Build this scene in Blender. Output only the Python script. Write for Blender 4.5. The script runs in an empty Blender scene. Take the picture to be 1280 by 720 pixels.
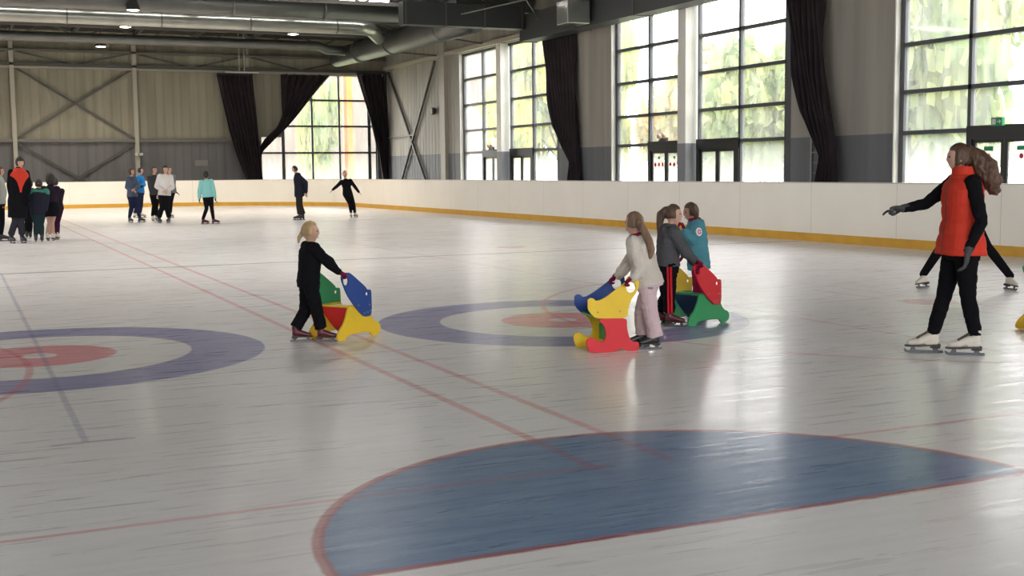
import bpy, math, random
import numpy as np
from mathutils import Vector, Matrix, noise
from mathutils.bvhtree import BVHTree
random.seed(7)
S = bpy.context.scene
COL = S.collection
PI = math.pi
# ------------------------------------------------------------------ camera
F_PX, PITCH, ROLL, CAM_H = 1515.57, 0.096752, -0.0106345, 1.486
YAW = math.radians(24.64)
_c, _s = math.cos(YAW), math.sin(YAW)
FW = Vector((_s*math.cos(PITCH), _c*math.cos(PITCH), -math.sin(PITCH)))
R0 = Vector((_c, -_s, 0)); U0 = R0.cross(FW)
RV = math.cos(ROLL)*R0 + math.sin(ROLL)*U0
UV = -math.sin(ROLL)*R0 + math.cos(ROLL)*U0
cam = bpy.data.cameras.new('camera'); cam.sensor_width = 36; cam.lens = 36*F_PX/1280
cam.clip_end = 400
camo = bpy.data.objects.new('camera', cam); COL.objects.link(camo)
camo.matrix_world = Matrix(((RV.x, UV.x, -FW.x, 0), (RV.y, UV.y, -FW.y, 0), (RV.z, UV.z, -FW.z, CAM_H), (0, 0, 0, 1)))
S.camera = camo
def ray(px, py):
    return (FW + RV*((px-640)/F_PX) - UV*((py-360)/F_PX))
def ground(px, py, z=0.0):
    r = ray(px, py); t = (z-CAM_H)/r.z
    return Vector((r.x*t, r.y*t, z))

# ------------------------------------------------------------------ materials
MATS = {}
def mat(name, col, rough=.6, metal=0., bump=0., bscale=30., spec=.5, emit=None, estr=0., var=0., vscale=4., stretch=(1, 1, 1), sheen=0., clear=0.):
    if name in MATS: return MATS[name]
    m = bpy.data.materials.new(name); m.use_nodes = True
    nt = m.node_tree; b = nt.nodes['Principled BSDF']
    b.inputs['Base Color'].default_value = (*col, 1); b.inputs['Roughness'].default_value = rough
    b.inputs['Metallic'].default_value = metal; b.inputs['Specular IOR Level'].default_value = spec
    if sheen: b.inputs['Sheen Weight'].default_value = sheen
    if clear: b.inputs['Coat Weight'].default_value = clear
    if emit: b.inputs['Emission Color'].default_value = (*emit, 1); b.inputs['Emission Strength'].default_value = estr
    if bump or var:
        tc = nt.nodes.new('ShaderNodeTexCoord'); mp = nt.nodes.new('ShaderNodeMapping'); mp.inputs['Scale'].default_value = stretch
        nt.links.new(tc.outputs['Object'], mp.inputs['Vector'])
    if bump:
        n = nt.nodes.new('ShaderNodeTexNoise'); n.inputs['Scale'].default_value = bscale; n.inputs['Detail'].default_value = 4
        bp = nt.nodes.new('ShaderNodeBump'); bp.inputs['Strength'].default_value = bump; bp.inputs['Distance'].default_value = .02
        nt.links.new(mp.outputs[0], n.inputs['Vector']); nt.links.new(n.outputs['Fac'], bp.inputs['Height']); nt.links.new(bp.outputs[0], b.inputs['Normal'])
    if var:
        n2 = nt.nodes.new('ShaderNodeTexNoise'); n2.inputs['Scale'].default_value = vscale; n2.inputs['Detail'].default_value = 3
        mx = nt.nodes.new('ShaderNodeMix'); mx.data_type = 'RGBA'
        mx.inputs[6].default_value = tuple(c*(1-var) for c in col)+(1,); mx.inputs[7].default_value = tuple(min(1, c*(1+var)) for c in col)+(1,)
        rm = nt.nodes.new('ShaderNodeMapRange'); rm.inputs[1].default_value = .3; rm.inputs[2].default_value = .7
        nt.links.new(mp.outputs[0], n2.inputs['Vector']); nt.links.new(n2.outputs['Fac'], rm.inputs[0]); nt.links.new(rm.outputs[0], mx.inputs[0]); nt.links.new(mx.outputs[2], b.inputs['Base Color'])
    MATS[name] = m; return m
def srgb(r, g, b):
    f = lambda c: ((c/255)/12.92 if c/255 <= .04045 else ((c/255+.055)/1.055)**2.4)
    return (f(r), f(g), f(b))

# ------------------------------------------------------------------ object helpers
def link(name, me, m=None, parent=None, loc=None, rotz=0):
    o = bpy.data.objects.new(name, me); COL.objects.link(o)
    if m is not None and me is not None and hasattr(me, 'materials'):
        me.materials.clear(); me.materials.append(m)
    if parent: o.parent = parent
    if loc is not None: o.location = loc
    if rotz: o.rotation_euler = (0, 0, rotz)
    return o
def empty(name, loc=(0, 0, 0), rotz=0):
    o = bpy.data.objects.new(name, None); COL.objects.link(o); o.location = loc; o.rotation_euler = (0, 0, rotz); o.empty_display_size = .2
    return o
def tag(o, label=None, cat=None, group=None, kind=None):
    if label: o['label'] = label
    if cat: o['category'] = cat
    if group: o['group'] = group
    if kind: o['kind'] = kind
    return o
def V3(*a): return np.array(a, float)
def nrm(v): v = np.asarray(v, float); return v/(np.linalg.norm(v)+1e-12)
class MB:
    def __init__(s): s.v = []; s.f = []; s.n = 0
    def add(s, vs, fs):
        s.v.extend([tuple(map(float, v)) for v in vs]); s.f.extend([tuple(i+s.n for i in f) for f in fs]); s.n += len(vs); return s
    def box(s, x0, x1, y0, y1, z0, z1):
        vs = [(x, y, z) for x in (x0, x1) for y in (y0, y1) for z in (z0, z1)]
        return s.add(vs, [(0, 1, 3, 2), (4, 6, 7, 5), (0, 4, 5, 1), (2, 3, 7, 6), (0, 2, 6, 4), (1, 5, 7, 3)])
    def bar(s, a, b, w, h, up=(0, 0, 1)):
        a = V3(*a); b = V3(*b); d = nrm(b-a); u = V3(*up)
        if abs(d@u) > .98: u = V3(0, 1, 0)
        l = nrm(np.cross(u, d)); u = np.cross(d, l)
        vs = [p+l*sx*w/2+u*sz*h/2 for p in (a, b) for sx, sz in ((-1, -1), (1, -1), (1, 1), (-1, 1))]
        return s.add(vs, [(3, 2, 1, 0), (4, 5, 6, 7), (0, 1, 5, 4), (1, 2, 6, 5), (2, 3, 7, 6), (3, 0, 4, 7)])
    def loft(s, rings, cap=True, close=True):
        n = len(rings[0]); vs = [p for r in rings for p in r]; fs = []
        for i in range(len(rings)-1):
            for j in range(n if close else n-1):
                k = (j+1) % n; fs.append((i*n+j, i*n+k, (i+1)*n+k, (i+1)*n+j))
        if cap: fs.append(tuple(range(n))[::-1]); fs.append(tuple((len(rings)-1)*n+j for j in range(n)))
        return s.add(vs, fs)
    def cone(s, a, b, r0, r1, n=14, round0=True, round1=True):
        a = V3(*a); b = V3(*b); d = nrm(b-a); u = V3(0, 0, 1) if abs(d[2]) < .9 else V3(1, 0, 0)
        l = nrm(np.cross(u, d)); u = np.cross(d, l); rings = []
        ring = lambda c, r: [c+(l*math.cos(t)+u*math.sin(t))*r for t in np.linspace(0, 2*PI, n, endpoint=False)]
        if round0:
            for q in (85, 60, 35, 15): q = math.radians(q); rings.append(ring(a-d*r0*math.sin(q), r0*math.cos(q)))
        for t in (0, .33, .67, 1): rings.append(ring(a+(b-a)*t, r0+(r1-r0)*t))
        if round1:
            for q in (15, 35, 60, 85): q = math.radians(q); rings.append(ring(b+d*r1*math.sin(q), r1*math.cos(q)))
        return s.loft(rings)
    def chain(s, pts, rad, n=14, flat_ends=False):
        for i in range(len(pts)-1):
            s.cone(pts[i], pts[i+1], rad[i], rad[i+1], n, not(flat_ends and i == 0), not(flat_ends and i == len(pts)-2))
        return s
    def pipe(s, pts, r, n=16):
        """continuous bent pipe of constant radius with mitred rings"""
        pts = [V3(*p) for p in pts]; rings = []
        for i, p in enumerate(pts):
            d = nrm((pts[min(i+1, len(pts)-1)]-pts[max(i-1, 0)])); u = V3(0, 0, 1) if abs(d[2]) < .95 else V3(1, 0, 0)
            l = nrm(np.cross(u, d)); w = np.cross(d, l); rr = r[i] if isinstance(r, (list, tuple)) else r
            rings.append([p+(l*math.cos(t)+w*math.sin(t))*rr for t in np.linspace(0, 2*PI, n, endpoint=False)])
        return s.loft(rings)
    def ell(s, c, ax, nu=20, nv=14, fn=None):
        """ellipsoid; ax = three scaled axis vectors; fn(dir)->radius factor"""
        c = V3(*c); A = np.array(ax, float); rings = []
        for i in range(nv+1):
            ph = -PI/2+PI*(i+.02)/(nv+.04); r = []
            for j in range(nu):
                th = 2*PI*j/nu; d = V3(math.cos(ph)*math.cos(th), math.cos(ph)*math.sin(th), math.sin(ph)); k = fn(d) if fn else 1.
                if isinstance(k, float): dd = d*k
                else: dd = k
                r.append(c+dd@A)
            rings.append(r)
        return s.loft(rings)
    def mesh(s, name='m', smooth=False):
        me = bpy.data.meshes.new(name); me.from_pydata(s.v, [], s.f); me.validate(); me.update()
        if smooth: me.polygons.foreach_set('use_smooth', [True]*len(me.polygons))
        return me
    def build(s, name, m, parent=None, smooth=False, bevel=0, **k):
        me = s.mesh(name, smooth)
        o = link(name, me, m, parent, **k)
        if bevel:
            bv = o.modifiers.new('bevel', 'BEVEL'); bv.width = bevel; bv.segments = 2; bv.limit_method = 'ANGLE'
        return o
def evaluated(o):
    dg = bpy.context.evaluated_depsgraph_get(); dg.update()
    return bpy.data.meshes.new_from_object(o.evaluated_get(dg))
def fuse(mb, vox, smooth=3, fac=.5, name='m'):
    """union of all shells in mb into one continuous skin"""
    me = mb.mesh(name); o = bpy.data.objects.new('tmp', me); COL.objects.link(o)
    r = o.modifiers.new('r', 'REMESH'); r.mode = 'VOXEL'; r.voxel_size = vox
    if smooth: q = o.modifiers.new('s', 'SMOOTH'); q.factor = fac; q.iterations = smooth
    out = evaluated(o); bpy.data.objects.remove(o); bpy.data.meshes.remove(me)
    out.polygons.foreach_set('use_smooth', [True]*len(out.polygons)); out.name = name
    return out
def displace(me, fn):
    n = len(me.vertices); co = np.empty(n*3); me.vertices.foreach_get('co', co); co = co.reshape(-1, 3)
    no = np.empty(n*3); me.vertex_normals.foreach_get('vector', no); no = no.reshape(-1, 3)
    d = np.array([fn(co[i], no[i]) for i in range(n)]); co += no*d[:, None]
    me.vertices.foreach_set('co', co.ravel()); me.update()
def wrinkle(me, amp, sc, seed=0):
    displace(me, lambda p, n: amp*noise.noise(Vector((p[0]/sc+seed, p[1]/sc, p[2]/(sc*.6)))) + amp*.5*noise.noise(Vector((p[0]/sc*2.3+seed, p[1]/sc*2.3, p[2]/sc*3))))
def chaikin(P, it=2, keep=.25):
    for _ in range(it):
        Q = []
        for i in range(len(P)):
            a, b = np.array(P[i]), np.array(P[(i+1) % len(P)]); Q += [a*(1-keep)+b*keep, a*keep+b*(1-keep)]
        P = Q
    return [tuple(p) for p in P]
def plate(outlines, th, bevel=0.):
    """flat board with holes: outlines in (x, z), extruded along y"""
    cu = bpy.data.curves.new('c', 'CURVE'); cu.dimensions = '2D'; cu.fill_mode = 'BOTH'; cu.extrude = max(1e-4, th/2-bevel); cu.bevel_depth = bevel; cu.bevel_resolution = 1
    if bevel: cu.offset = -bevel
    for P in outlines:
        sp = cu.splines.new('POLY'); sp.points.add(len(P)-1); sp.use_cyclic_u = True
        for i, p in enumerate(P): sp.points[i].co = (p[0], p[1], 0, 1)
    o = bpy.data.objects.new('tmp', cu); COL.objects.link(o)
    me = evaluated(o); bpy.data.objects.remove(o)
    me.transform(Matrix(((1, 0, 0, 0), (0, 0, -1, 0), (0, 1, 0, 0), (0, 0, 0, 1))))
    return me

# ------------------------------------------------------------------ world and light
W = bpy.data.worlds.new('overcast_sky'); S.world = W; W.use_nodes = True
nt = W.node_tree; bg = nt.nodes['Background']
tc = nt.nodes.new('ShaderNodeTexCoord'); sp = nt.nodes.new('ShaderNodeSeparateXYZ'); rp = nt.nodes.new('ShaderNodeValToRGB')
nt.links.new(tc.outputs['Generated'], sp.inputs[0]); nt.links.new(sp.outputs['Z'], rp.inputs[0]); nt.links.new(rp.outputs[0], bg.inputs[0])
rp.color_ramp.elements[0].position = .0; rp.color_ramp.elements[0].color = (.86, .86, .84, 1)
rp.color_ramp.elements[1].position = .6; rp.color_ramp.elements[1].color = (.98, 1, 1.03, 1)
SKY = 6.4
bg.inputs[1].default_value = SKY
S.view_settings.view_transform = 'Standard'; S.view_settings.look = 'None'; S.view_settings.exposure = 0.72; S.view_settings.gamma = 1.0
S.view_settings.use_curve_mapping = False
S.cycles.use_denoising = True
S.cycles.max_bounces = 8; S.cycles.diffuse_bounces = 4; S.cycles.glossy_bounces = 4; S.cycles.transparent_max_bounces = 12
S.cycles.caustics_reflective = False; S.cycles.caustics_refractive = False
S.cycles.sample_clamp_indirect = 6.0
def portal(x, y, z, rot, sx, sy):
    l = bpy.data.lights.new('daylight_portal', 'AREA'); l.shape = 'RECTANGLE'; l.size = sx; l.size_y = sy; l.cycles.is_portal = True
    o = bpy.data.objects.new('daylight_portal', l); COL.objects.link(o); o.location = (x, y, z); o.rotation_euler = rot

# ------------------------------------------------------------------ ice
HX, HY, HY2 = .58, 10.66, 10.68
H2X = 5.45
m = bpy.data.materials.new('ice'); m.use_nodes = True; MATS['ice'] = m
nt = m.node_tree; N = nt.nodes; L = nt.links; B = N['Principled BSDF']
tc = N.new('ShaderNodeTexCoord'); pos = N.new('ShaderNodeSeparateXYZ'); L.new(tc.outputs['Object'], pos.inputs[0])
def math_(op, a, b=None, c=None, clamp=False):
    n = N.new('ShaderNodeMath'); n.operation = op; n.use_clamp = clamp
    for i, v in enumerate((a, b, c)):
        if v is None: continue
        if isinstance(v, (int, float)): n.inputs[i].default_value = v
        else: L.new(v, n.inputs[i])
    return n.outputs[0]
# slight waver so that paint edges are not razor sharp
nz = N.new('ShaderNodeTexNoise'); nz.inputs['Scale'].default_value = 9; nz.inputs['Detail'].default_value = 3; L.new(tc.outputs['Object'], nz.inputs['Vector'])
wob = math_('MULTIPLY', math_('SUBTRACT', nz.outputs['Fac'], .5), .025)
X = math_('ADD', pos.outputs['X'], wob); Y = math_('ADD', pos.outputs['Y'], wob)
def inside(d, w, soft=.012):        # 1 where d < w
    n = N.new('ShaderNodeMapRange'); n.interpolation_type = 'SMOOTHSTEP'
    n.inputs[1].default_value = w-soft; n.inputs[2].default_value = w+soft; n.inputs[3].default_value = 1; n.inputs[4].default_value = 0
    L.new(d, n.inputs[0]); return n.outputs[0]
def absd(v, c): return math_('ABSOLUTE', math_('SUBTRACT', v, c))
def dist(cx, cy):
    a = math_('SUBTRACT', X, cx); b = math_('SUBTRACT', Y, cy)
    return math_('SQRT', math_('ADD', math_('MULTIPLY', a, a), math_('MULTIPLY', b, b)))
def rect(x0, x1, y0, y1, soft=.012):
    return math_('MULTIPLY', inside(absd(X, (x0+x1)/2), (x1-x0)/2, soft), inside(absd(Y, (y0+y1)/2), (y1-y0)/2, soft))
def ring(cx, cy, r, w): return inside(math_('ABSOLUTE', math_('SUBTRACT', dist(cx, cy), r)), w/2)
def disc(cx, cy, r): return inside(dist(cx, cy), r)
def union(*ms):
    o = ms[0]
    for q in ms[1:]: o = math_('MAXIMUM', o, q)
    return o
base = N.new('ShaderNodeTexNoise'); base.inputs['Scale'].default_value = .5; base.inputs['Detail'].default_value = 5; L.new(tc.outputs['Object'], base.inputs['Vector'])
# long skate scuffs, stretched along the rink and crossing it
def streaks(scl, rot, sc):
    mp = N.new('ShaderNodeMapping'); mp.inputs['Scale'].default_value = scl; mp.inputs['Rotation'].default_value = (0, 0, rot); L.new(tc.outputs['Object'], mp.inputs[0])
    n = N.new('ShaderNodeTexNoise'); n.inputs['Scale'].default_value = sc; n.inputs['Detail'].default_value = 6; n.inputs['Roughness'].default_value = .65; L.new(mp.outputs[0], n.inputs['Vector']); return n.outputs['Fac']
st1 = streaks((1, 9, 1), .42, 1.6); st2 = streaks((1, 14, 1), -.5, 1.2); st3 = streaks((1, 6, 1), 1.3, 2.2)
def ramp(v, a, b, clamp=True):
    n = N.new('ShaderNodeMapRange'); n.inputs[1].default_value = a; n.inputs[2].default_value = b; L.new(v, n.inputs[0]); return n.outputs[0]
def mix(a, b, f):
    n = N.new('ShaderNodeMix'); n.data_type = 'RGBA'
    for i, v in ((0, f), (6, a), (7, b)):
        if isinstance(v, tuple): n.inputs[i].default_value = (*v, 1)
        elif isinstance(v, (int, float)): n.inputs[i].default_value = v
        else: L.new(v, n.inputs[i])
    return n.outputs[2]
ICE_A, ICE_B = (.80, .765, .735), (.90, .87, .855)
col = mix(ICE_A, ICE_B, ramp(math_('ADD', math_('MULTIPLY', base.outputs['Fac'], .5), math_('MULTIPLY', st1, .5)), .38, .62))
wear = ramp(st1, .25, .62)
def paint(c, mask, op, worn=.35):
    global col
    k = math_('MULTIPLY', mask, math_('SUBTRACT', op, math_('MULTIPLY', wear, worn*op)))
    col = mix(col, c, k)
BLUE, RED, NAVY = (.10, .10, .36), (.64, .09, .12), (.12, .13, .30)
for hx, hy in ((HX, HY), (H2X, HY2)):
    paint((.80, .78, .74), disc(hx, hy, 1.22), .6, .1)
    paint(BLUE, ring(hx, hy, 1.525, .61), .88, .22)
    paint((.72, .12, .16), ring(hx, hy, .375, .47), .85, .2)
paint(NAVY, union(rect(.585, .625, 7.05, 20, .01), rect(.42, .87, 7.02, 7.06, .008)), .45, .3)
paint((.30, .30, .36), union(rect(-9.6, 15.6, 10.645, 10.675, .008)), .22)
paint(RED, union(rect(2.82, 2.88, 4.9, 57), rect(3.25, 3.31, 4.9, 57)), .62)
paint(RED, rect(7.53, 7.58, 6.8, 25.5), .5)
paint((.10, .13, .20), rect(-9.6, 15.6, 19.83, 19.98), .75, .15)
paint((.36, .16, .20), rect(-9.6, 15.6, 27.6, 27.74), .55)
paint((.16, .17, .24), rect(-9.6, 15.6, 36.2, 36.4), .5)
paint(RED, rect(-9.6, 15.6, 5.235, 5.275), .62)
for fx in (9.68, -3.78):
    paint(RED, ring(fx, 10.1, 4.25, .055), .6)
    paint(RED, disc(fx, 10.1, .3), .6)
    for sx in (-1, 1):
        for sy in (-1, 1):
            xa, ya = fx+sx*.22, 10.1+sy*.55
            paint(RED, union(rect(min(xa, xa+sx*.9), max(xa, xa+sx*.9), ya-.025, ya+.025), rect(xa-.025, xa+.025, min(ya, ya+sy*1.2), max(ya, ya+sy*1.2))), .45)
    paint(RED, disc(fx+.12, 21.4, .3), .62)
# goal crease: light blue half disc with red edge, flat side on the end line
half = math_('SUBTRACT', 1, inside(Y, 4.19))
cd = dist(2.95, 4.2)
fill = math_('MULTIPLY', inside(cd, 1.74, .01), half)
col = mix(col, mix((.075, .165, .33), (.17, .28, .44), ramp(math_('ADD', math_('MULTIPLY', st1, .6), math_('MULTIPLY', st3, .4)), .40, .62)), math_('MULTIPLY', fill, .94))
paint((.42, .085, .085), union(math_('MULTIPLY', inside(math_('ABSOLUTE', math_('SUBTRACT', cd, 1.745)), .026, .01), half), rect(1.2, 4.7, 4.18, 4.225)), .85, .15)
paint((.34, .07, .09), math_('MULTIPLY', union(rect(1.3, 2.95, 5.23, 5.28), rect(2.82, 2.88, 5.2, 6), rect(3.25, 3.31, 5.2, 5.95)), fill), .5, .4)
# fine white skate scratches
def scratches(rot, sc, off):
    mp = N.new('ShaderNodeMapping'); mp.inputs['Rotation'].default_value = (0, 0, rot); mp.inputs['Scale'].default_value = (.25, 1.6, 1); mp.inputs['Location'].default_value = (off, off, 0); L.new(tc.outputs['Object'], mp.inputs[0])
    wv = N.new('ShaderNodeTexNoise'); wv.inputs['Scale'].default_value = sc; wv.inputs['Detail'].default_value = 1.5; wv.inputs['Distortion'].default_value = .6; L.new(mp.outputs[0], wv.inputs['Vector'])
    d = math_('ABSOLUTE', math_('SUBTRACT', wv.outputs['Fac'], .5)); return inside(d, .0035, .003)
scr = union(scratches(.3, 1.5, 3), scratches(-.8, 1.2, 9), scratches(1.4, 1.7, 17), scratches(2.3, 1.0, 29))
gate = ramp(streaks((1, 1, 1), 0, 1.1), .5, .68)
scr = math_('MULTIPLY', scr, gate)
col = mix(col, (.85, .83, .80), math_('MULTIPLY', scr, .32))
L.new(col, B.inputs['Base Color'])
rg = math_('ADD', math_('MULTIPLY', ramp(st2, .35, .65), .16), .24)
L.new(math_('ADD', rg, math_('MULTIPLY', scr, .2)), B.inputs['Roughness'])
B.inputs['Coat Weight'].default_value = .17; B.inputs['Coat Roughness'].default_value = .13; B.inputs['Coat IOR'].default_value = 1.33; B.inputs['IOR'].default_value = 1.33; B.inputs['Specular IOR Level'].default_value = .5
bp = N.new('ShaderNodeBump'); bp.inputs['Strength'].default_value = .16; bp.inputs['Distance'].default_value = .004
hn = math_('ADD', math_('ADD', streaks((1, 4, 1), .4, 7), math_('MULTIPLY', streaks((1, 5, 1), -.9, 16), .4)), math_('MULTIPLY', scr, -.35))
L.new(hn, bp.inputs['Height']); L.new(bp.outputs[0], B.inputs['Normal'])

RX0, RX1, RY0, RY1, CR = -9.75, 15.68, -1.2, 57.5, 8.3
WX0, WX1, WY0, WY1, ROOF = -16.0, 20.5, -8.0, 60.0, 8.1
def rink_path(inset=0., n=14):
    pts = []
    x0, x1, y0, y1, r = RX0+inset, RX1-inset, RY0+inset, RY1-inset, CR-inset
    for cx, cy, a0 in ((x1-r, y0+r, -PI/2), (x1-r, y1-r, 0), (x0+r, y1-r, PI/2), (x0+r, y0+r, PI)):
        for i in range(n+1): a = a0+PI/2*i/n; pts.append((cx+r*math.cos(a), cy+r*math.sin(a)))
    return pts
P = rink_path(-.03)
mb = MB(); mb.loft([[(x, y, -.06) for x, y in P], [(x, y, 0) for x, y in P]]); ice = mb.build('floor', MATS['ice']); tag(ice, kind='structure')
mb = MB(); mb.box(WX0-.3, WX1+.3, WY0-.3, WY1+.3, -.2, -.07); o = mb.build('floor_surround', mat('rubber_floor', (.06, .06, .065), .9)); tag(o, kind='structure')

# ---------------- rink boards
def board_mat():
    m = mat('board_plastic', (.88, .84, .76), .38, var=.02, vscale=1.2)
    nt = m.node_tree; b = nt.nodes['Principled BSDF']; src = b.inputs['Base Color'].links[0].from_socket
    tcn = nt.nodes.new('ShaderNodeTexCoord'); s = nt.nodes.new('ShaderNodeSeparateXYZ'); nt.links.new(tcn.outputs['Object'], s.inputs[0])
    def M(op, a, b_=None):
        n = nt.nodes.new('ShaderNodeMath'); n.operation = op
        for i, v in enumerate((a, b_)):
            if v is None: continue
            if isinstance(v, (int, float)): n.inputs[i].default_value = v
            else: nt.links.new(v, n.inputs[i])
        return n.outputs[0]
    seam = M('MULTIPLY', M('LESS_THAN', M('ABSOLUTE', M('SUBTRACT', M('FRACT', M('DIVIDE', M('ADD', s.outputs['X'], s.outputs['Y']), 2.44)), .5)), .003), .35)
    mx = nt.nodes.new('ShaderNodeMix'); mx.data_type = 'RGBA'; nt.links.new(seam, mx.inputs[0]); nt.links.new(src, mx.inputs[6]); mx.inputs[7].default_value = (.25, .24, .22, 1)
    nt.links.new(mx.outputs[2], b.inputs['Base Color']); return m
def wall_strip(ins0, ins1, z0, z1):
    a, b = rink_path(ins0), rink_path(ins1); mb = MB(); n = len(a); vs = []; fs = []
    for i in range(n): vs += [(*a[i], z0), (*a[i], z1), (*b[i], z1), (*b[i], z0)]
    for i in range(n):
        j = (i+1) % n
        for k in range(4): l = (k+1) % 4; fs.append((i*4+k, i*4+l, j*4+l, j*4+k))
    return mb.add(vs, fs)
rb = empty('rink_barrier'); tag(rb, 'cream white plastic boards running round the edge of the ice', 'rink boards')
wall_strip(0, -.10, .0, 1.165).build('board_panel', board_mat(), rb)
o = wall_strip(.012, -.112, 1.165, 1.185).build('top_rail', mat('board_cap', (.55, .52, .48), .4), rb)
o = wall_strip(.03, .001, .0, .165).build('kick_strip', mat('kick_yellow', (.62, .34, .03), .4, var=.08, vscale=3), rb); o['label'] = 'ochre yellow kick strip along the foot of the boards'

# ------------------------------------------------------------------ hall shell
def clad_mat(name, split, axis, upper, lower, ribs_from=None, rib=.3):
    m = bpy.data.materials.new(name); m.use_nodes = True; nt = m.node_tree; b = nt.nodes['Principled BSDF']; b.inputs['Roughness'].default_value = .6
    g = nt.nodes.new('ShaderNodeNewGeometry'); s = nt.nodes.new('ShaderNodeSeparateXYZ'); nt.links.new(g.outputs['Position'], s.inputs[0])
    def M(op, a, b_=None):
        n = nt.nodes.new('ShaderNodeMath'); n.operation = op
        for i, v in enumerate((a, b_)):
            if v is None: continue
            if isinstance(v, (int, float)): n.inputs[i].default_value = v
            else: nt.links.new(v, n.inputs[i])
        return n.outputs[0]
    f = M('FRACT', M('DIVIDE', s.outputs[axis], .40))
    prof = M('MULTIPLY', M('MINIMUM', M('MULTIPLY', M('ABSOLUTE', M('SUBTRACT', f, .5)), 5.), 1.), 1. if ribs_from is None else M('ADD', M('MULTIPLY', M('GREATER_THAN', s.outputs['Y'], ribs_from), .9), .1))
    bp = nt.nodes.new('ShaderNodeBump'); bp.inputs['Distance'].default_value = .05; bp.inputs['Strength'].default_value = rib
    nt.links.new(prof, bp.inputs['Height']); nt.links.new(bp.outputs[0], b.inputs['Normal'])
    cmp_ = M('GREATER_THAN', s.outputs['Z'], split)
    mx = nt.nodes.new('ShaderNodeMix'); mx.data_type = 'RGBA'; nt.links.new(cmp_, mx.inputs[0]); mx.inputs[6].default_value = (*lower, 1); mx.inputs[7].default_value = (*upper, 1)
    # streaky weathering of the sheets
    mp = nt.nodes.new('ShaderNodeMapping'); mp.inputs['Scale'].default_value = (1.4, 1.4, .08); nt.links.new(g.outputs['Position'], mp.inputs[0])
    nz = nt.nodes.new('ShaderNodeTexNoise'); nz.inputs['Scale'].default_value = 1.4; nz.inputs['Detail'].default_value = 4; nt.links.new(mp.outputs[0], nz.inputs['Vector'])
    rm = nt.nodes.new('ShaderNodeMapRange'); rm.inputs[1].default_value = .3; rm.inputs[2].default_value = .7; rm.inputs[3].default_value = .78; rm.inputs[4].default_value = 1.15; nt.links.new(nz.outputs['Fac'], rm.inputs[0])
    groove = M('ADD', M('MULTIPLY', prof, .08), .92)
    tot = M('MULTIPLY', rm.outputs[0], groove)
    vm = nt.nodes.new('ShaderNodeVectorMath'); vm.operation = 'SCALE'; nt.links.new(mx.outputs[2], vm.inputs[0]); nt.links.new(tot, vm.inputs['Scale'])
    nt.links.new(vm.outputs[0], b.inputs['Base Color']); return m
M_SIDE = clad_mat('side_cladding', 2.27, 'Y', (.42, .39, .345), (.185, .19, .21), 50.3, .5)
M_BACK = clad_mat('back_cladding', 3.05, 'X', (.30, .275, .205), (.165, .157, .155), None, .3)
TH = .34
def wall_with_holes(name, fixed, a0, a1, z1, holes, axis, m, sgn=1):
    """vertical wall in the plane axis=fixed with rectangular openings (a0,a1,z0,z1)"""
    mb = MB(); cuts = sorted(set([a0, a1]+[h[0] for h in holes]+[h[1] for h in holes]))
    for p, q in zip(cuts, cuts[1:]):
        zs = [h for h in holes if h[0] <= p+1e-6 and h[1] >= q-1e-6]
        segs = [(0., z1)]
        for h in zs:
            new = []
            for s0, s1 in segs:
                if h[2] > s0: new.append((s0, min(s1, h[2])))
                if h[3] < s1: new.append((max(s0, h[3]), s1))
                if h[3] <= s0 or h[2] >= s1: new.append((s0, s1))
            segs = [s_ for s_ in new if s_[1]-s_[0] > 1e-4]
        for s0, s1 in segs:
            if axis == 'X': mb.box(fixed if sgn > 0 else fixed-TH, fixed+TH if sgn > 0 else fixed, p, q, s0, s1)
            else: mb.box(p, q, fixed if sgn > 0 else fixed-TH, fixed+TH if sgn > 0 else fixed, s0, s1)
    o = mb.build(name, m); tag(o, kind='structure'); return o
# window units on the right wall: (y_far, y_near) each with a post in the middle
UNITS = [(50.05, 40.35), (36.45, 26.65), (22.75, 12.95), (9.05, -.75)]
WTOP = 6.58
wall_with_holes('wall_right', WX1, WY0, WY1+TH, ROOF, [(b, a, 0., WTOP) for a, b in UNITS], 'X', M_SIDE)
wall_with_holes('wall_left', WX0, WY0, WY1+TH, ROOF, [(b, a, 2.2, WTOP) for a, b in UNITS[:3]], 'X', M_SIDE, -1)
BH = [(13.93, 15.05, 0., 3.25), (15.05, 19.98, 0., 6.42)]
wall_with_holes('wall_back', WY1, WX0-TH, WX1+TH, ROOF, BH, 'Y', M_BACK)
wall_with_holes('wall_front', WY0, WX0-TH, WX1+TH, ROOF, [(-9, 12, 1.9, 6.6)], 'Y', M_BACK, -1)
mb = MB(); mb.box(WX0-.4, WX1+.4, WY0-.4, WY1+.4, ROOF, ROOF+.25)
M_ROOF = mat('roof_deck', (.045, .044, .040), .7, var=.15, vscale=.6)
o = mb.build('ceiling', M_ROOF); tag(o, kind='structure')

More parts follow.
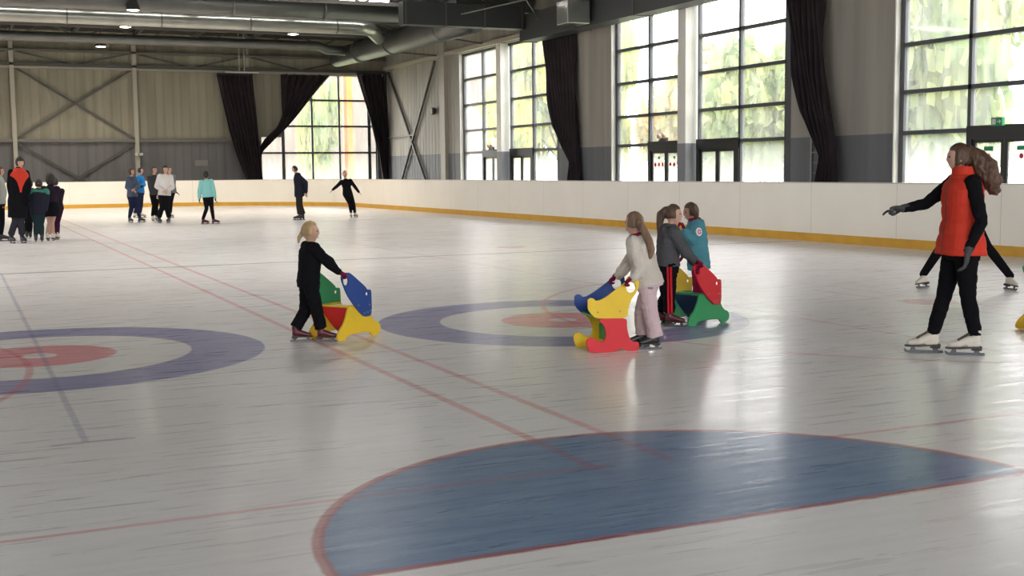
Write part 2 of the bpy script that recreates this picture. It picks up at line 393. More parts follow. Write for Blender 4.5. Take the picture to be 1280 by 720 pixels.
# ---- windows
M_FRAME = mat('dark_frame', (.085, .09, .10), .45)
M_POST = mat('painted_post', (.85, .82, .76), .5, var=.06, vscale=1)
def pane_mat(name, haze, tint=(.97, .955, .965), dens=.5, low=.9):
    """thin wet pane: clear glass with milky condensation streaks"""
    m = bpy.data.materials.new(name); m.use_nodes = True; nt = m.node_tree; nt.nodes.remove(nt.nodes['Principled BSDF']); out = nt.nodes['Material Output']
    tr = nt.nodes.new('ShaderNodeBsdfTransparent'); tr.inputs[0].default_value = (*tint, 1)
    tl = nt.nodes.new('ShaderNodeBsdfTranslucent'); tl.inputs[0].default_value = (.93, .95, .93, 1)
    gl = nt.nodes.new('ShaderNodeBsdfGlossy'); gl.inputs['Roughness'].default_value = .05
    g = nt.nodes.new('ShaderNodeNewGeometry'); mp = nt.nodes.new('ShaderNodeMapping'); mp.inputs['Scale'].default_value = (2.0, 2.0, .3); nt.links.new(g.outputs['Position'], mp.inputs[0])
    nz = nt.nodes.new('ShaderNodeTexNoise'); nz.inputs['Scale'].default_value = 2.2; nz.inputs['Detail'].default_value = 4; nt.links.new(mp.outputs[0], nz.inputs['Vector'])
    rm = nt.nodes.new('ShaderNodeMapRange'); rm.inputs[1].default_value = .35; rm.inputs[2].default_value = .7; rm.inputs[3].default_value = haze*.55; rm.inputs[4].default_value = haze*1.35; nt.links.new(nz.outputs['Fac'], rm.inputs[0])
    sp = nt.nodes.new('ShaderNodeSeparateXYZ'); nt.links.new(g.outputs['Position'], sp.inputs[0])
    rz = nt.nodes.new('ShaderNodeMapRange'); rz.inputs[1].default_value = 1.1; rz.inputs[2].default_value = 2.3; rz.inputs[3].default_value = low; rz.inputs[4].default_value = 0.; nt.links.new(sp.outputs['Z'], rz.inputs[0])
    ad = nt.nodes.new('ShaderNodeMath'); ad.use_clamp = True; nt.links.new(rm.outputs[0], ad.inputs[0]); nt.links.new(rz.outputs[0], ad.inputs[1])
    m1 = nt.nodes.new('ShaderNodeMixShader'); nt.links.new(ad.outputs[0], m1.inputs[0]); nt.links.new(tr.outputs[0], m1.inputs[1]); nt.links.new(tl.outputs[0], m1.inputs[2])
    m2 = nt.nodes.new('ShaderNodeMixShader'); m2.inputs[0].default_value = .05; nt.links.new(m1.outputs[0], m2.inputs[1]); nt.links.new(gl.outputs[0], m2.inputs[2])
    nt.links.new(m2.outputs[0], out.inputs[0]); MATS[name] = m; return m
M_PANE = pane_mat('wet_pane', .075, low=.20)
M_PANE_BACK = pane_mat('frosted_pane', .05, (.97, .94, .93), low=.06)
ROWS = [0.0, 2.27, 3.23, 4.34, 5.45, WTOP]
XF = WX1+.22          # plane of the window frames
def side_window(n, yf, yn, detailed, x=XF, doors=True, z0=0.):
    fr = MB(); w = .10; d = .07
    L_ = yf-yn; mid = (yf+yn)/2+.18; pw = .36
    segs = [(mid+pw, yf-.13), (yn+.42, mid-pw)]
    # outer dark jambs
    fr.box(x-d, x+d, yf-.13, yf, z0, WTOP); fr.box(x-d, x+d, yn, yn+.42, z0, WTOP)
    fr.box(x-d, x+d, yn, yf, WTOP-.10, WTOP)
    for a, b in segs:
        mids = (a+b)/2
        fr.box(x-d, x+d, mids-.05, mids+.05, z0 if not doors else 2.27, WTOP)
        for z in ROWS[1:-1]:
            if z > z0+.2: fr.box(x-d, x+d, a, b, z-w/2, z+w/2)
        fr.box(x-d, x+d, a, a+.06, z0, WTOP); fr.box(x-d, x+d, b-.06, b, z0, WTOP)
        if doors: fr.box(x-d, x+d, mids-.05, mids+.05, 0, 2.27)
    root = fr.build('window_%d' % n, M_FRAME); tag(root, kind='structure')
    po = MB(); po.box(x-.42, x+.05, mid-.22, mid+.22, 0, WTOP); po.build('post', M_POST, root)
    if x > 0: pb = MB(); pb.box(x-.426, x+.05, mid-.226, mid+.226, 0, 2.25); pb.build('post_shade', mat('post_shade_grey', (.27, .27, .30), .5), root)  # grey sleeve stands in for the shade on the lower post
    rv = MB(); rv.box(WX1+.002, x-d, yf-.045, yf-.002, z0, WTOP) if x > 0 else rv.box(x+d, WX0-.002, yf-.045, yf-.002, z0, WTOP); rv.build('reveal', M_POST, root)
    for a, b in segs:
        mids = (a+b)/2
        for p, q in ((a+.06, mids-.05), (mids+.05, b-.06)):
            for z, z2 in zip(ROWS, ROWS[1:]):
                z_0 = max(z, z0)
                if z2 <= z0+.1: continue
                is_door = doors and z == 0 and ((p > mid and p < mids) or (q < mid and p > mids))
                if is_door: continue
                g = MB(); g.box(x-.005, x+.005, p, q, z_0+w/2 if z else z_0, z2-w/2)
                g.build('window_pane', M_PANE, root)
    return root, mid, pw, segs
M_DOORF = mat('door_frame_black', (.012, .012, .014), .4)
M_RED = mat('sign_red', (.75, .03, .05), .5); M_GREEN = mat('sign_green', (.02, .35, .12), .5); M_WHITE = mat('plain_white', (.8, .8, .8), .5)
door_n = 0
def glass_door(y0, y1, stickers):
    """double glazed door in the side window, y0<y1"""
    global door_n; door_n += 1
    x = XF-.03
    fr = MB(); fr.box(x-.08, x+.08, y0-.02, y0+.2, 0, 2.27); fr.box(x-.08, x+.08, y1-.12, y1+.02, 0, 2.27); fr.box(x-.085, x+.085, y0-.02, y1+.02, 2.06, 2.36)
    root = fr.build('door_%d' % door_n, M_DOORF); tag(root, kind='structure')
    a, b = y0+.2, y1-.12; mid = (a+b)/2
    for p, q in ((a, mid-.01), (mid+.01, b)):
        lf = MB(); st = .085
        lf.box(x-.03, x+.03, p, p+st, .02, 2.06); lf.box(x-.03, x+.03, q-st, q, .02, 2.06); lf.box(x-.03, x+.03, p+st, q-st, .02, .25); lf.box(x-.03, x+.03, p+st, q-st, 1.98, 2.06)
        leaf = lf.build('door_leaf', M_DOORF, root)
        g = MB(); g.box(x-.005, x+.005, p+st, q-st, .25, 1.98); g.build('glass', M_PANE, leaf)
        hb = MB(); hb.box(x-.09, x-.06, p+.1, q-.1, 1.02, 1.06); hb.box(x-.09, x-.03, p+.12, p+.15, 1.02, 1.06); hb.box(x-.09, x-.03, q-.15, q-.12, 1.02, 1.06); hb.build('push_bar', M_DOORF, leaf)
        if stickers:
            cy = (p+q)/2
            t = MB(); t.box(x-.012, x-.008, cy-.13, cy+.13, 1.80, 1.90) if stickers > 1 else t.box(x-.012, x-.008, cy-.06, cy+.06, 1.80, 1.88); t.build('green_sticker', M_GREEN, leaf)
            for dy in ((0,) if stickers > 1 else (-.22, 0, .22)):
                t = MB(); t.cone((x-.014, cy+dy, 1.68 if stickers > 1 else 1.62), (x-.008, cy+dy, 1.68 if stickers > 1 else 1.62), .065, .065, 16, False, False); t.build('red_sticker', M_RED, leaf)
    return root
M_STEEL = mat('grey_steel', (.30, .29, .27), .5, metal=.3)
for i, (a, b) in enumerate(UNITS):
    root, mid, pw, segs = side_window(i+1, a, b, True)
    (fa, fb), (na, nb) = segs
    fm, nm = (fa+fb)/2, (na+nb)/2
    glass_door(fa+.0, fm-.0, (0, 1, 2, 0)[i]); glass_door(nm, nb, 0 if i < 2 else 2)
    portal(WX1+.02, (a+b)/2, WTOP/2+.6, (0, PI/2, 0), WTOP-1.3, a-b)
    if i > 2: continue
    side_window(i+11, a, b, False, WX0-.2, False, 2.2)  # unseen left-wall windows, added to brighten the ice
    portal(WX0-.02, (a+b)/2, (WTOP+2.2)/2, (0, -PI/2, 0), WTOP-2.2, a-b)
# added glazing, unseen behind the camera, to light the near ice
fr = MB(); fr.box(-9, 12, WY0-.2, WY0-.1, 1.9, 2.0); fr.box(-9, 12, WY0-.2, WY0-.1, 6.5, 6.6)
for k_i in range(15): fr.box(-9+k_i*1.5-.04, -9+k_i*1.5+.04, WY0-.2, WY0-.1, 1.9, 6.6)
root = fr.build('window_20', M_FRAME); tag(root, kind='structure')
portal(1.5, WY0-.02, 4.25, (-PI/2, 0, 0), 21, 4.7)
# back window
yb = WY1+.2
fr = MB()
for x, w, z1 in ((15.1, .16, 6.42), (16.6, .09, 6.42), (18.02, .09, 6.42), (19.6, .16, 6.42), (13.97, .08, 3.25), (19.96, .06, 6.42)):
    fr.box(x-w/2, x+w/2, yb-.06, yb+.06, 0, z1)
for z in (1.05, 2.47, 3.8, 5.1, 6.37): fr.box(15.05 if z > 3.3 else 13.93, 19.98, yb-.055, yb+.055, z-.045, z+.045)
root = fr.build('window_5', M_FRAME); tag(root, kind='structure')
xs = [13.97, 15.1, 16.6, 18.02, 19.6, 19.96]; zs = [0, 1.05, 2.47, 3.8, 5.1, 6.37]
for i in range(5):
    for j in range(5):
        if i == 0 and j > 2: continue
        z1 = 3.25 if (i == 0 and j == 2) else zs[j+1]
        g = MB(); g.box(xs[i]+.04, xs[i+1]-.04, yb-.005, yb+.005, zs[j]+.04, z1-.04); g.build('window_pane', M_PANE_BACK, root)
portal(16.9, WY1+.02, 3.6, (PI/2, 0, 0), 6, 5.0)

# ---------------- steel frame on the walls (structure)
def trim(n, mb, m): o = mb.build('trim_%d' % n, m); tag(o, kind='structure'); return o
M_COLM = mat('column_paint', (.42, .39, .33), .5)
M_BRACE = mat('brace_steel', (.085, .08, .07), .5)
M_RAIL = mat('rail_steel', (.16, .15, .135), .5)
k = 1
for x in (2.68, 8.02, 13.36, -2.66, -8.0):
    mb = MB(); mb.box(x-.09, x+.09, WY1-.30, WY1-.27, 0, ROOF); mb.box(x-.09, x+.09, WY1-.03, WY1, 0, ROOF); mb.box(x-.012, x+.012, WY1-.27, WY1-.03, 0, ROOF)
    if x == 13.36: mb = MB(); mb.box(x-.07, x+.07, WY1-.2, WY1, 6.5, ROOF)
    trim(k, mb, M_COLM); k += 1
for x0, x1 in ((-8, -2.66), (2.68, 8.02)):
    for a, b in (((x0, 6.45), (x1, 3.1)), ((x0, 3.1), (x1, 6.45)), ((x0, 3.0), (x1, -.3)), ((x0, -.3), (x1, 3.0))):
        mb = MB(); z0, z1 = a[1], b[1]
        f = 0 if min(z0, z1) >= 0 else 1
        p0, p1 = (a[0], WY1-.16, z0), (b[0], WY1-.12, z1)
        if z1 < 0: t = (z0-.02)/(z0-z1); p1 = (a[0]+(b[0]-a[0])*t, WY1-.12, .02)
        if z0 < 0: t = (.02-z0)/(z1-z0); p0 = (a[0]+(b[0]-a[0])*t, WY1-.16, .02)
        mb.bar(p0, p1, .05, .10); trim(k, mb, M_BRACE); k += 1
mb = MB(); mb.bar((-16, WY1-.2, 3.07), (13.0, WY1-.2, 3.07), .14, .13); trim(k, mb, M_RAIL); k += 1
mb = MB(); mb.bar((-16, WY1-.2, 6.52), (20.4, WY1-.2, 6.52), .2, .13); trim(k, mb, M_BRACE); k += 1
mb = MB(); mb.bar((-16, WY1-.22, 6.38), (20.4, WY1-.22, 6.38), .14, .10); trim(k, mb, mat('rail_pale', (.34, .32, .28), .5)); k += 1
mb = MB(); mb.bar((-16, WY1-.2, 7.15), (20.4, WY1-.2, 7.15), .2, .10); trim(k, mb, M_RAIL); k += 1
# truss web between the two upper rails
for x in (-8, -2.66, 2.68, 8.02, 13.36):
    for a, b in (((x+.2, 7.1), (x+2.6, 6.55)), ((x+2.7, 6.55), (x+5.1, 7.1))):
        mb = MB(); mb.bar((a[0], WY1-.18, a[1]), (b[0], WY1-.18, b[1]), .05, .08); trim(k, mb, M_BRACE); k += 1
# side wall brace bay near the corner
for a, b in (((59.3, 6.5), (53.3, .1)), ((52.75, 6.5), (58.4, .1))):
    mb = MB(); mb.bar((WX1-.1, a[0], a[1]), (WX1-.1, b[0], b[1]), .10, .09); trim(k, mb, M_BRACE); k += 1
mb = MB(); mb.bar((WX1-.1, 59.4, 3.2), (WX1-.1, 55.7, 3.25), .05, .08); trim(k, mb, M_RAIL); k += 1
mb = MB(); mb.box(WX1-.16, WX1, 51.45, 52.0, 0, ROOF); trim(k, mb, M_COLM); k += 1
mb = MB(); mb.box(WX1-.14, WX1, 40.4, 60.0, 6.62, 6.80); trim(k, mb, mat('eaves_beam', (.50, .46, .38), .5)); k += 1
# ceiling trusses across the hall with purlins
M_TRUSS = mat('truss_steel', (.10, .095, .085), .5)
def truss(Y_, z0, z1, step=2.67):
    global k
    mb = MB(); mb.bar((WX0, Y_, z0), (WX1, Y_, z0), .14, .12); mb.bar((WX0, Y_, z1), (WX1, Y_, z1), .16, .12)
    n = int((WX1-WX0)/step)
    for i in range(n):
        xa = WX0+i*step; mb.bar((xa, Y_, z0), (xa+step/2, Y_, z1), .05, .07); mb.bar((xa+step/2, Y_, z1), (xa+step, Y_, z0), .05, .07)
    trim(k, mb, M_TRUSS); k += 1
for Y_ in (56.3, 51.5, 46.6, 41.5): truss(Y_, 7.38, 8.0)
for Y_ in (54, 49, 44): 
    mb = MB(); mb.bar((WX0, Y_, 8.0), (WX1, Y_, 8.0), .1, .2); trim(k, mb, M_TRUSS); k += 1
for x in (2.68, 8.02, 13.36, 5.35, 10.7):
    mb = MB(); mb.bar((x, 40, 7.95), (x, 60, 7.95), .09, .18); trim(k, mb, M_RAIL); k += 1
# ---------------- things below the roof
def duct_mat(name, c, rough, met, ribs=0.):
    m = mat(name, c, rough, metal=met, var=.12, vscale=1.5, bump=.15, bscale=3)
    return m
M_DUCT = duct_mat('galvanised_bright', (.33, .33, .30), .30, .75)
M_DUCT2 = duct_mat('galvanised_dull', (.15, .15, .145), .42, .7)
def duct(label, pts, r, m, rings_at):
    root = empty('air_duct', pts[0]); tag(root, label, 'air duct', 'ventilation ducts under the roof')
    o = V3(*pts[0]); MB().pipe([V3(*p)-o for p in pts], r, 24).build('duct_tube', m, root, smooth=True)
    for i, (p, d) in enumerate(rings_at):
        p = V3(*p)-o; d = nrm(d); rr = (r if not isinstance(r, (list, tuple)) else max(r))+.018
        MB().cone(p-d*.03, p+d*.03, rr, rr, 24, False, False).build('duct_collar', M_DUCT2, root)
        if i % 2 == 0: MB().bar(p+V3(0, 0, rr), p+V3(0, 0, ROOF-(p[2]+o[2])), .03, .03, (0, 1, 0)).build('hanger', M_TRUSS, root)
def elbow(c, r, a0, a1, z, n=6):
    return [(c[0]+r*math.cos(a), c[1]+r*math.sin(a), z) for a in np.linspace(a0, a1, n)]
XD = 17.0
yB, zB, rB = 45.5, 7.0, .26
duct('shiny round air duct catching the light, with three lamps hanging near it', [(-14, yB, zB)]+[(x, yB, zB) for x in (-8, -2, 4, 9)]+elbow((14.3, yB+1.0), 1.0, -PI/2, -PI/5, zB, 5)+[(16.2, 48.2, 6.95)], rB, M_DUCT,
     [((x, yB, zB), (1, 0, 0)) for x in (-10.2, -6.6, -3.0, .6, 3.9, 7.1, 10.3, 13.6)])
yA, zA, rA = 43.3, 7.32, .34
duct('dull round air duct at the top edge, in front of the shiny one', [(-14, yA, zA), (-5, yA, zA), (5, yA, zA), (15.6, yA, zA)], rA, M_DUCT2, [((x, yA, zA), (1, 0, 0)) for x in (-10.6, -7.3, -4, -.7, 2.6, 5.9, 9.2, 12.5)])
yC, zC, rC = 53.0, 7.05, .2
duct('thin dull air duct close to the back wall', [(-14, yC, zC), (0, yC, zC), (15, yC, zC)]+elbow((15.4, yC+1.2), 1.2, -PI/2, -PI/6, zC-.15, 5), rC, M_DUCT2, [((x, yC, zC), (1, 0, 0)) for x in (-10, -6.4, -2.8, .8, 4.5, 8.4, 12.2)])
duct('large round main duct running back along the right wall', [(17.6, 41.6, 6.98), (17.45, 44, 6.95), (17.3, 46, 6.92), (17.1, 49, 6.88), (16.9, 52, 6.85), (16.6, 55.5, 6.8)], [.50, .50, .50, .48, .45, .42], M_DUCT2, [((17.45, 44, 6.95), (0, 1, 0)), ((17.1, 49, 6.88), (-.07, 1, 0)), ((16.85, 52.6, 6.85), (-.07, 1, 0))])
# rectangular plenum
root = empty('duct_plenum', (17.2, 42.1, 7.56)); tag(root, 'large rectangular sheet metal duct box under the roof, top centre', 'air duct')
mb = MB(); mb.box(0, 3.1, 0, 5.7, 0, .5); mb.build('duct_box', mat('sheet_metal', (.17, .16, .15), .4, metal=.5, var=.2, vscale=1.2, bump=.2, bscale=1.5), root, bevel=.02)
for y in (0, 1.9, 3.8, 5.7):
    mb = MB(); mb.box(-.03, 3.13, y-.03, y+.03, -.03, .53); mb.build('flange', M_DUCT2, root)
for x, y in ((.2, .4), (2.9, .4), (.2, 5.3), (2.9, 5.3)): MB().bar((x, y, .5), (x, y, ROOF-7.56), .03, .03, (0, 1, 0)).build('hanger', M_TRUSS, root)
root = empty('cross_duct', (14.6, 40.7, 6.62)); tag(root, 'dark flat duct crossing in front of the big round duct, top centre', 'air duct')
MB().box(0, 4.7, 0, .5, 0, .8).build('duct_box', mat('dark_duct', (.05, .052, .055), .5), root, bevel=.01)
for x in (.1, 1.6, 3.1, 4.6): MB().box(x-.03, x+.03, -.02, .52, -.02, .82).build('flange', M_TRUSS, root)
for x in (.5, 4.2): MB().bar((x, .25, .8), (x, .25, ROOF-6.62), .03, .03, (0, 1, 0)).build('hanger', M_TRUSS, root)
root = empty('heater_unit', (18.42, 35.6, 6.24)); tag(root, 'shiny silver box unit hanging above the dark curtain between windows', 'heater')
mb = MB(); mb.box(0, .82, 0, .8, 0, .75); mb.build('casing', mat('shiny_sheet', (.62, .61, .58), .22, metal=.85, bump=.5, bscale=4), root, bevel=.015)
mb = MB(); mb.box(.12, .7, .12, .68, .75, 1.5); mb.build('flue', M_DUCT2, root)
for x in (.03, .79): MB().bar((x, .4, .75), (x, .4, ROOF-6.32), .025, .025, (0, 1, 0)).build('hanger', M_TRUSS, root)
root = empty('service_duct', (19.35, 25.0, 6.22)); tag(root, 'dark flat-bottomed duct along the top of the right wall', 'air duct')
mb = MB(); mb.box(0, .68, 0, 16.2, 0, .95); mb.build('duct_box', mat('dark_duct', (.05, .052, .055), .5), root)
for y in (0, 4, 8, 12, 16.2):
    mb = MB(); mb.box(-.02, .70, y-.03, y+.03, -.02, .97); mb.build('flange', M_TRUSS, root)
    MB().bar((.4, min(max(y, .1), 16.1), .97), (.4, min(max(y, .1), 16.1), ROOF-6.28), .03, .03, (0, 1, 0)).build('hanger', M_TRUSS, root)
# thin wind bracing rods
for a, b in (((16.5, 40.0, 6.95), (19.4, 35.0, 7.5)), ((16.5, 35.5, 7.4), (19.4, 39.8, 6.9))):
    mb = MB(); mb.bar(a, b, .035, .035); trim(k, mb, M_RAIL); k += 1
for a, b in (((11, 60-.5, 8.0), (20.2, 52, 6.7)), ((17.6, 52, 7.9), (20.3, 47, 6.75))):
    mb = MB(); mb.bar(a, b, .06, .06); trim(k, mb, M_BRACE); k += 1
# lamps
M_LAMP = mat('lamp_glow', (1, .95, .85), .5, emit=(1, .93, .80), estr=26)
M_LAMPB = mat('lamp_body', (.05, .045, .045), .5)
def high_bay(x, y, z, label, group=None):
    root = empty('ceiling_lamp', (x, y, z)); tag(root, label, 'ceiling lamp', group or 'round downlights under the roof')
    rings = [[(r*math.cos(t), r*math.sin(t), zz) for t in np.linspace(0, 2*PI, 20, endpoint=False)] for zz, r in ((.42, .06), (.40, .12), (.28, .15), (.2, .17), (.0, .24), (-.02, .24), (.0, .225), (.16, .15))]
    MB().loft(rings).build('lamp_shade', M_LAMPB, root, smooth=True)
    MB().ell((0, 0, .01), ((.205, 0, 0), (0, .205, 0), (0, 0, .045)), 20, 8).build('bulb', M_LAMP, root, smooth=True)
    MB().bar((0, 0, .42), (0, 0, ROOF-z), .03, .03, (0, 1, 0)).build('hanger', M_LAMPB, root)
    l = bpy.data.lights.new('lamp_light', 'SPOT'); l.energy = LAMP_W; l.color = (1, .90, .76) if y > 40 else (1, .96, .92); l.spot_size = math.radians(150); l.spot_blend = .6; l.shadow_soft_size = .22 if y > 40 else .45
    lo = bpy.data.objects.new('lamp_light', l); COL.objects.link(lo); lo.location = (x, y, z-.08)
LAMP_W = 650
high_bay(5.80, 42.9, 6.98, 'topmost of three glowing round downlights at the upper left')
high_bay(6.13, 47.6, 6.95, 'middle of three glowing round downlights, just below the shiny duct')
high_bay(6.0, 54.6, 6.9, 'lowest and farthest of three glowing round downlights at upper left')
high_bay(12.55, 47.9, 6.95, 'glowing round downlight hanging alone beside the black floodlight')
for x in (-1., -7.5):
    for y in (47.6, 54.6): high_bay(x, y, 6.95, 'unseen round downlight added for light beyond the left of the view', 'unseen downlights added for light')  # unseen lamps added to brighten the far left end
for x, y in ((-1., 20.), (-1., 31.), (6.2, 20.), (6.2, 31.)): high_bay(x, y, 7.45, 'unseen round downlight added for light above the view', 'unseen downlights added for light')  # unseen mid-hall lamps, put in to lift the ice brightness
root = empty('floodlight', (12.75, 46.2, 6.85)); tag(root, 'black rectangular floodlight hanging against the shiny duct', 'floodlight')
MB().box(-.3, .3, -.18, .12, -.02, .26).build('housing', M_LAMPB, root, bevel=.02)
MB().box(-.2, .2, -.19, -.17, .03, .18).build('lens', mat('lens_pale', (.6, .6, .58), .3), root)
MB().bar((-.15, 0, .26), (-.15, 0, 1.2), .03, .03, (0, 1, 0)).build('bracket', M_LAMPB, root); MB().bar((.15, 0, .26), (.15, 0, 1.2), .03, .03, (0, 1, 0)).build('bracket', M_LAMPB, root)
root = empty('strip_light', (12.75, 58.3, 6.22)); tag(root, 'thin white strip light hanging in front of the back wall above a curtain', 'strip light')
MB().box(-.8, .8, -.06, .06, 0, .05).build('tray', mat('strip_white', (.7, .69, .66), .5), root)
for x in (-.12, .12): MB().bar((x, 0, .05), (x, 0, ROOF-6.22), .05, .05, (0, 1, 0)).build('hanger', M_COLM, root)
M_TUBE = mat('tube_glow', (1, 1, 1), .5, emit=(1, .98, .93), estr=14)
def batten(x, y, z, label):
    root = empty('ceiling_strip_light', (x, y, z-.015)); tag(root, label, 'strip light', 'long strip lights under the roof')
    MB().box(-1.7, 1.7, -.08, .08, .03, .10).build('tray', MATS['strip_white'], root); MB().box(-1.65, 1.65, -.05, .05, -.03, .03).build('tube', M_TUBE, root)
for i_, x in enumerate(np.arange(-12, 15, 3.7)): batten(float(x), 45.0, 8.0, 'long glowing strip light above the shiny round duct')
for i_, x in enumerate((9.6, 13.3)): batten(x, 41.0, 8.0, 'glowing strip light at the top edge, %s of the pair' % ('left' if i_ == 0 else 'right'))
# small fittings on the walls
root = empty('wall_speaker', (WX1-.02, 53.0, 4.25)); tag(root, 'small dark round speaker on the right wall by the braced bay', 'speaker')
MB().cone((-.16, 0, 0), (0, 0, 0), .2, .14, 20, False, False).build('speaker_body', M_LAMPB, root); MB().cone((-.19, 0, 0), (-.155, 0, 0), .13, .15, 20, False, False).build('speaker_grille', M_BRACE, root)
o = MB().box(10.72, 11.32, WY1-.04, WY1-.005, 1.86, 2.14).build('notice_sign', mat('notice_paper', (.27, .255, .22), .6)); tag(o, 'small pale rectangular notice on the grey back wall', 'notice')
root = empty('wall_light', (8.05, WY1-.32, 2.4)); tag(root, 'tiny white twin-headed light on the back wall column', 'wall light')
for sx in (-1, 1): MB().cone((sx*.07, -.1, 0), (sx*.12, -.2, .02), .06, .075, 12).build('lamp_head', M_WHITE, root)
MB().box(-.06, .06, -.1, .02, -.04, .04).build('base', M_BRACE, root)
def exit_sign(y, z, label, green):
    root = empty('exit_sign' if green else 'emergency_light', (XF-.2, y, z)); tag(root, label, 'exit sign' if green else 'emergency light')
    if green:
        MB().box(-.04, .04, -.15, .15, -.09, .09).build('sign_box', M_GREEN, root)
        t = MB(); x = -.045
        t.box(x, x+.004, .02, .12, -.06, .06); t.build('door_symbol', M_WHITE, root)
        t = MB(); t.bar((x, -.01, .0), (x, -.11, .0), .004, .022); t.bar((x, -.075, .035), (x, -.12, .0), .004, .02); t.bar((x, -.075, -.035), (x, -.12, .0), .004, .02); t.build('arrow', M_WHITE, root)
    else:
        MB().box(-.06, .04, -.2, .2, -.06, .06).build('housing', M_LAMPB, root)
        for s_ in (-1, 1): MB().cone((-.02, s_*.13, .05), (-.09, s_*.15, .11), .06, .075, 14).build('lamp_head', mat('amber_lens', (.7, .5, .35), .4), root)
exit_sign(19.55, 2.42, 'green exit sign above the glass door behind the red-vested skater', True)
exit_sign(46.6, 2.40, 'small emergency light above the door of the far left side window', False)
exit_sign(33.1, 2.40, 'small emergency light above the doors of the middle side window', False)
# ladder behind the second curtain
root = empty('ladder', (WX1-.04, 25.45, 0)); tag(root, 'grey metal ladder standing at the wall beside the tied dark curtain', 'ladder')
for s_ in (-.26, .26): MB().box(-.03, .03, s_-.03, s_+.03, 0, 2.9).build('ladder_rail', mat('ladder_metal', (.30, .30, .31), .4, metal=.5), root)
for i in range(10): MB().bar((0, -.26, .25+i*.27), (0, .26, .25+i*.27), .03, .03).build('rung', MATS['ladder_metal'], root)

# ---------------- curtains
M_CURT = mat('curtain_plum', (.020, .010, .014), .8, var=.4, vscale=2, sheen=.1)
def curtain(label, axis, fixed, prof, pleats, z_rows=40, tie=None):
    """prof: list of (z, a, b) - the two edges at each height, plane axis=fixed"""
    root = empty('curtain', (0, 0, 0)); tag(root, label, 'curtain', 'dark plum curtains at the windows')
    prof = sorted(prof); zz = np.linspace(prof[0][0], prof[-1][0], z_rows)
    A = np.interp(zz, [p[0] for p in prof], [p[1] for p in prof]); Bv = np.interp(zz, [p[0] for p in prof], [p[2] for p in prof])
    if axis == 'X': root.location = (fixed, (A[-1]+Bv[-1])/2, 0)
    else: root.location = ((A[-1]+Bv[-1])/2, fixed, 0)
    n = pleats*8; rings = []
    for side in (0,):
        pass
    for z, a, b in zip(zz, A, Bv):
        front = []; back = []
        for i in range(n+1):
            t = i/n; w = abs(b-a); dep = .05+.06*min(1, 1.5/max(w, .3)); d = dep*math.sin(2*PI*pleats*t+math.sin(z*1.3)*.8)*(1+.3*math.sin(z*2+t*9))
            p = a+(b-a)*t
            (front.append((fixed-.06+d, p, z)) if axis == 'X' else front.append((p, fixed-.06+d, z)))
            (back.append((fixed-.03+d, p, z)) if axis == 'X' else back.append((p, fixed-.03+d, z)))
        ring_ = front+back[::-1]
        rings.append([V3(*q)-V3(*root.location) for q in ring_])
    MB().loft(rings).build('curtain_cloth', M_CURT, root, smooth=True)
    a, b, z = A[-1], Bv[-1], zz[-1]
    p0, p1 = ((fixed-.05, a, z+.03), (fixed-.05, b, z+.03)) if axis == 'X' else ((a, fixed-.05, z+.03), (b, fixed-.05, z+.03))
    MB().bar(V3(*p0)-V3(*root.location), V3(*p1)-V3(*root.location), .06, .06).build('curtain_rail', M_LAMPB, root)
    if tie:
        z, a, b = tie
        p0, p1 = ((fixed-.05, a, z), (fixed-.05, b, z)) if axis == 'X' else ((a, fixed-.05, z), (b, fixed-.05, z))
        MB().bar(V3(*p0)-V3(*root.location), V3(*p1)-V3(*root.location), .30, .12).build('tie_band', M_CURT, root)
curtain('dark curtain tied back on the right wall between the far and middle windows', 'X', WX1-.13, [(.1, 39.3, 38.5), (1.2, 39.2, 38.45), (1.75, 39.1, 38.5), (2.3, 39.75, 38.55), (3.1, 40.45, 38.6), (4.2, 40.9, 38.7), (5.4, 41.15, 38.75), (6.6, 41.4, 38.85)], 9)
curtain('dark curtain tied back on the right wall between the middle and near windows', 'X', WX1-.24, [(.1, 25.3, 24.35), (1.15, 25.2, 24.45), (1.75, 25.05, 24.5), (2.3, 25.45, 24.55), (2.95, 25.85, 24.75), (3.9, 26.15, 24.95), (5.0, 26.35, 25.05), (6.6, 26.65, 25.1)], 7)
yc = WY1-.34
curtain('dark curtain on the grey back wall, left of the back window', 'Y', yc, [(.1, 13.4, 14.0), (1.2, 13.1, 13.92), (2.4, 12.65, 13.82), (3.6, 12.3, 13.72), (5, 12.05, 13.64), (6.25, 11.83, 13.57)], 8)
curtain('dark curtain swept diagonally across the upper left of the back window', 'Y', yc+.2, [(1.15, 13.72, 13.86), (2.2, 13.70, 13.85), (2.55, 13.72, 13.98), (3.15, 14.1, 14.6), (3.75, 14.75, 15.25), (4.3, 15.0, 15.75), (5.3, 15.0, 16.6), (6.35, 15.0, 17.54)], 6)
curtain('dark curtain hanging at the right side of the back window', 'Y', yc, [(.1, 20.15, 20.44), (1.2, 20.08, 20.45), (2.2, 19.9, 20.45), (3.0, 19.75, 20.45), (4.1, 19.5, 20.45), (5.2, 19.2, 20.45), (6.45, 18.84, 20.45)], 6)

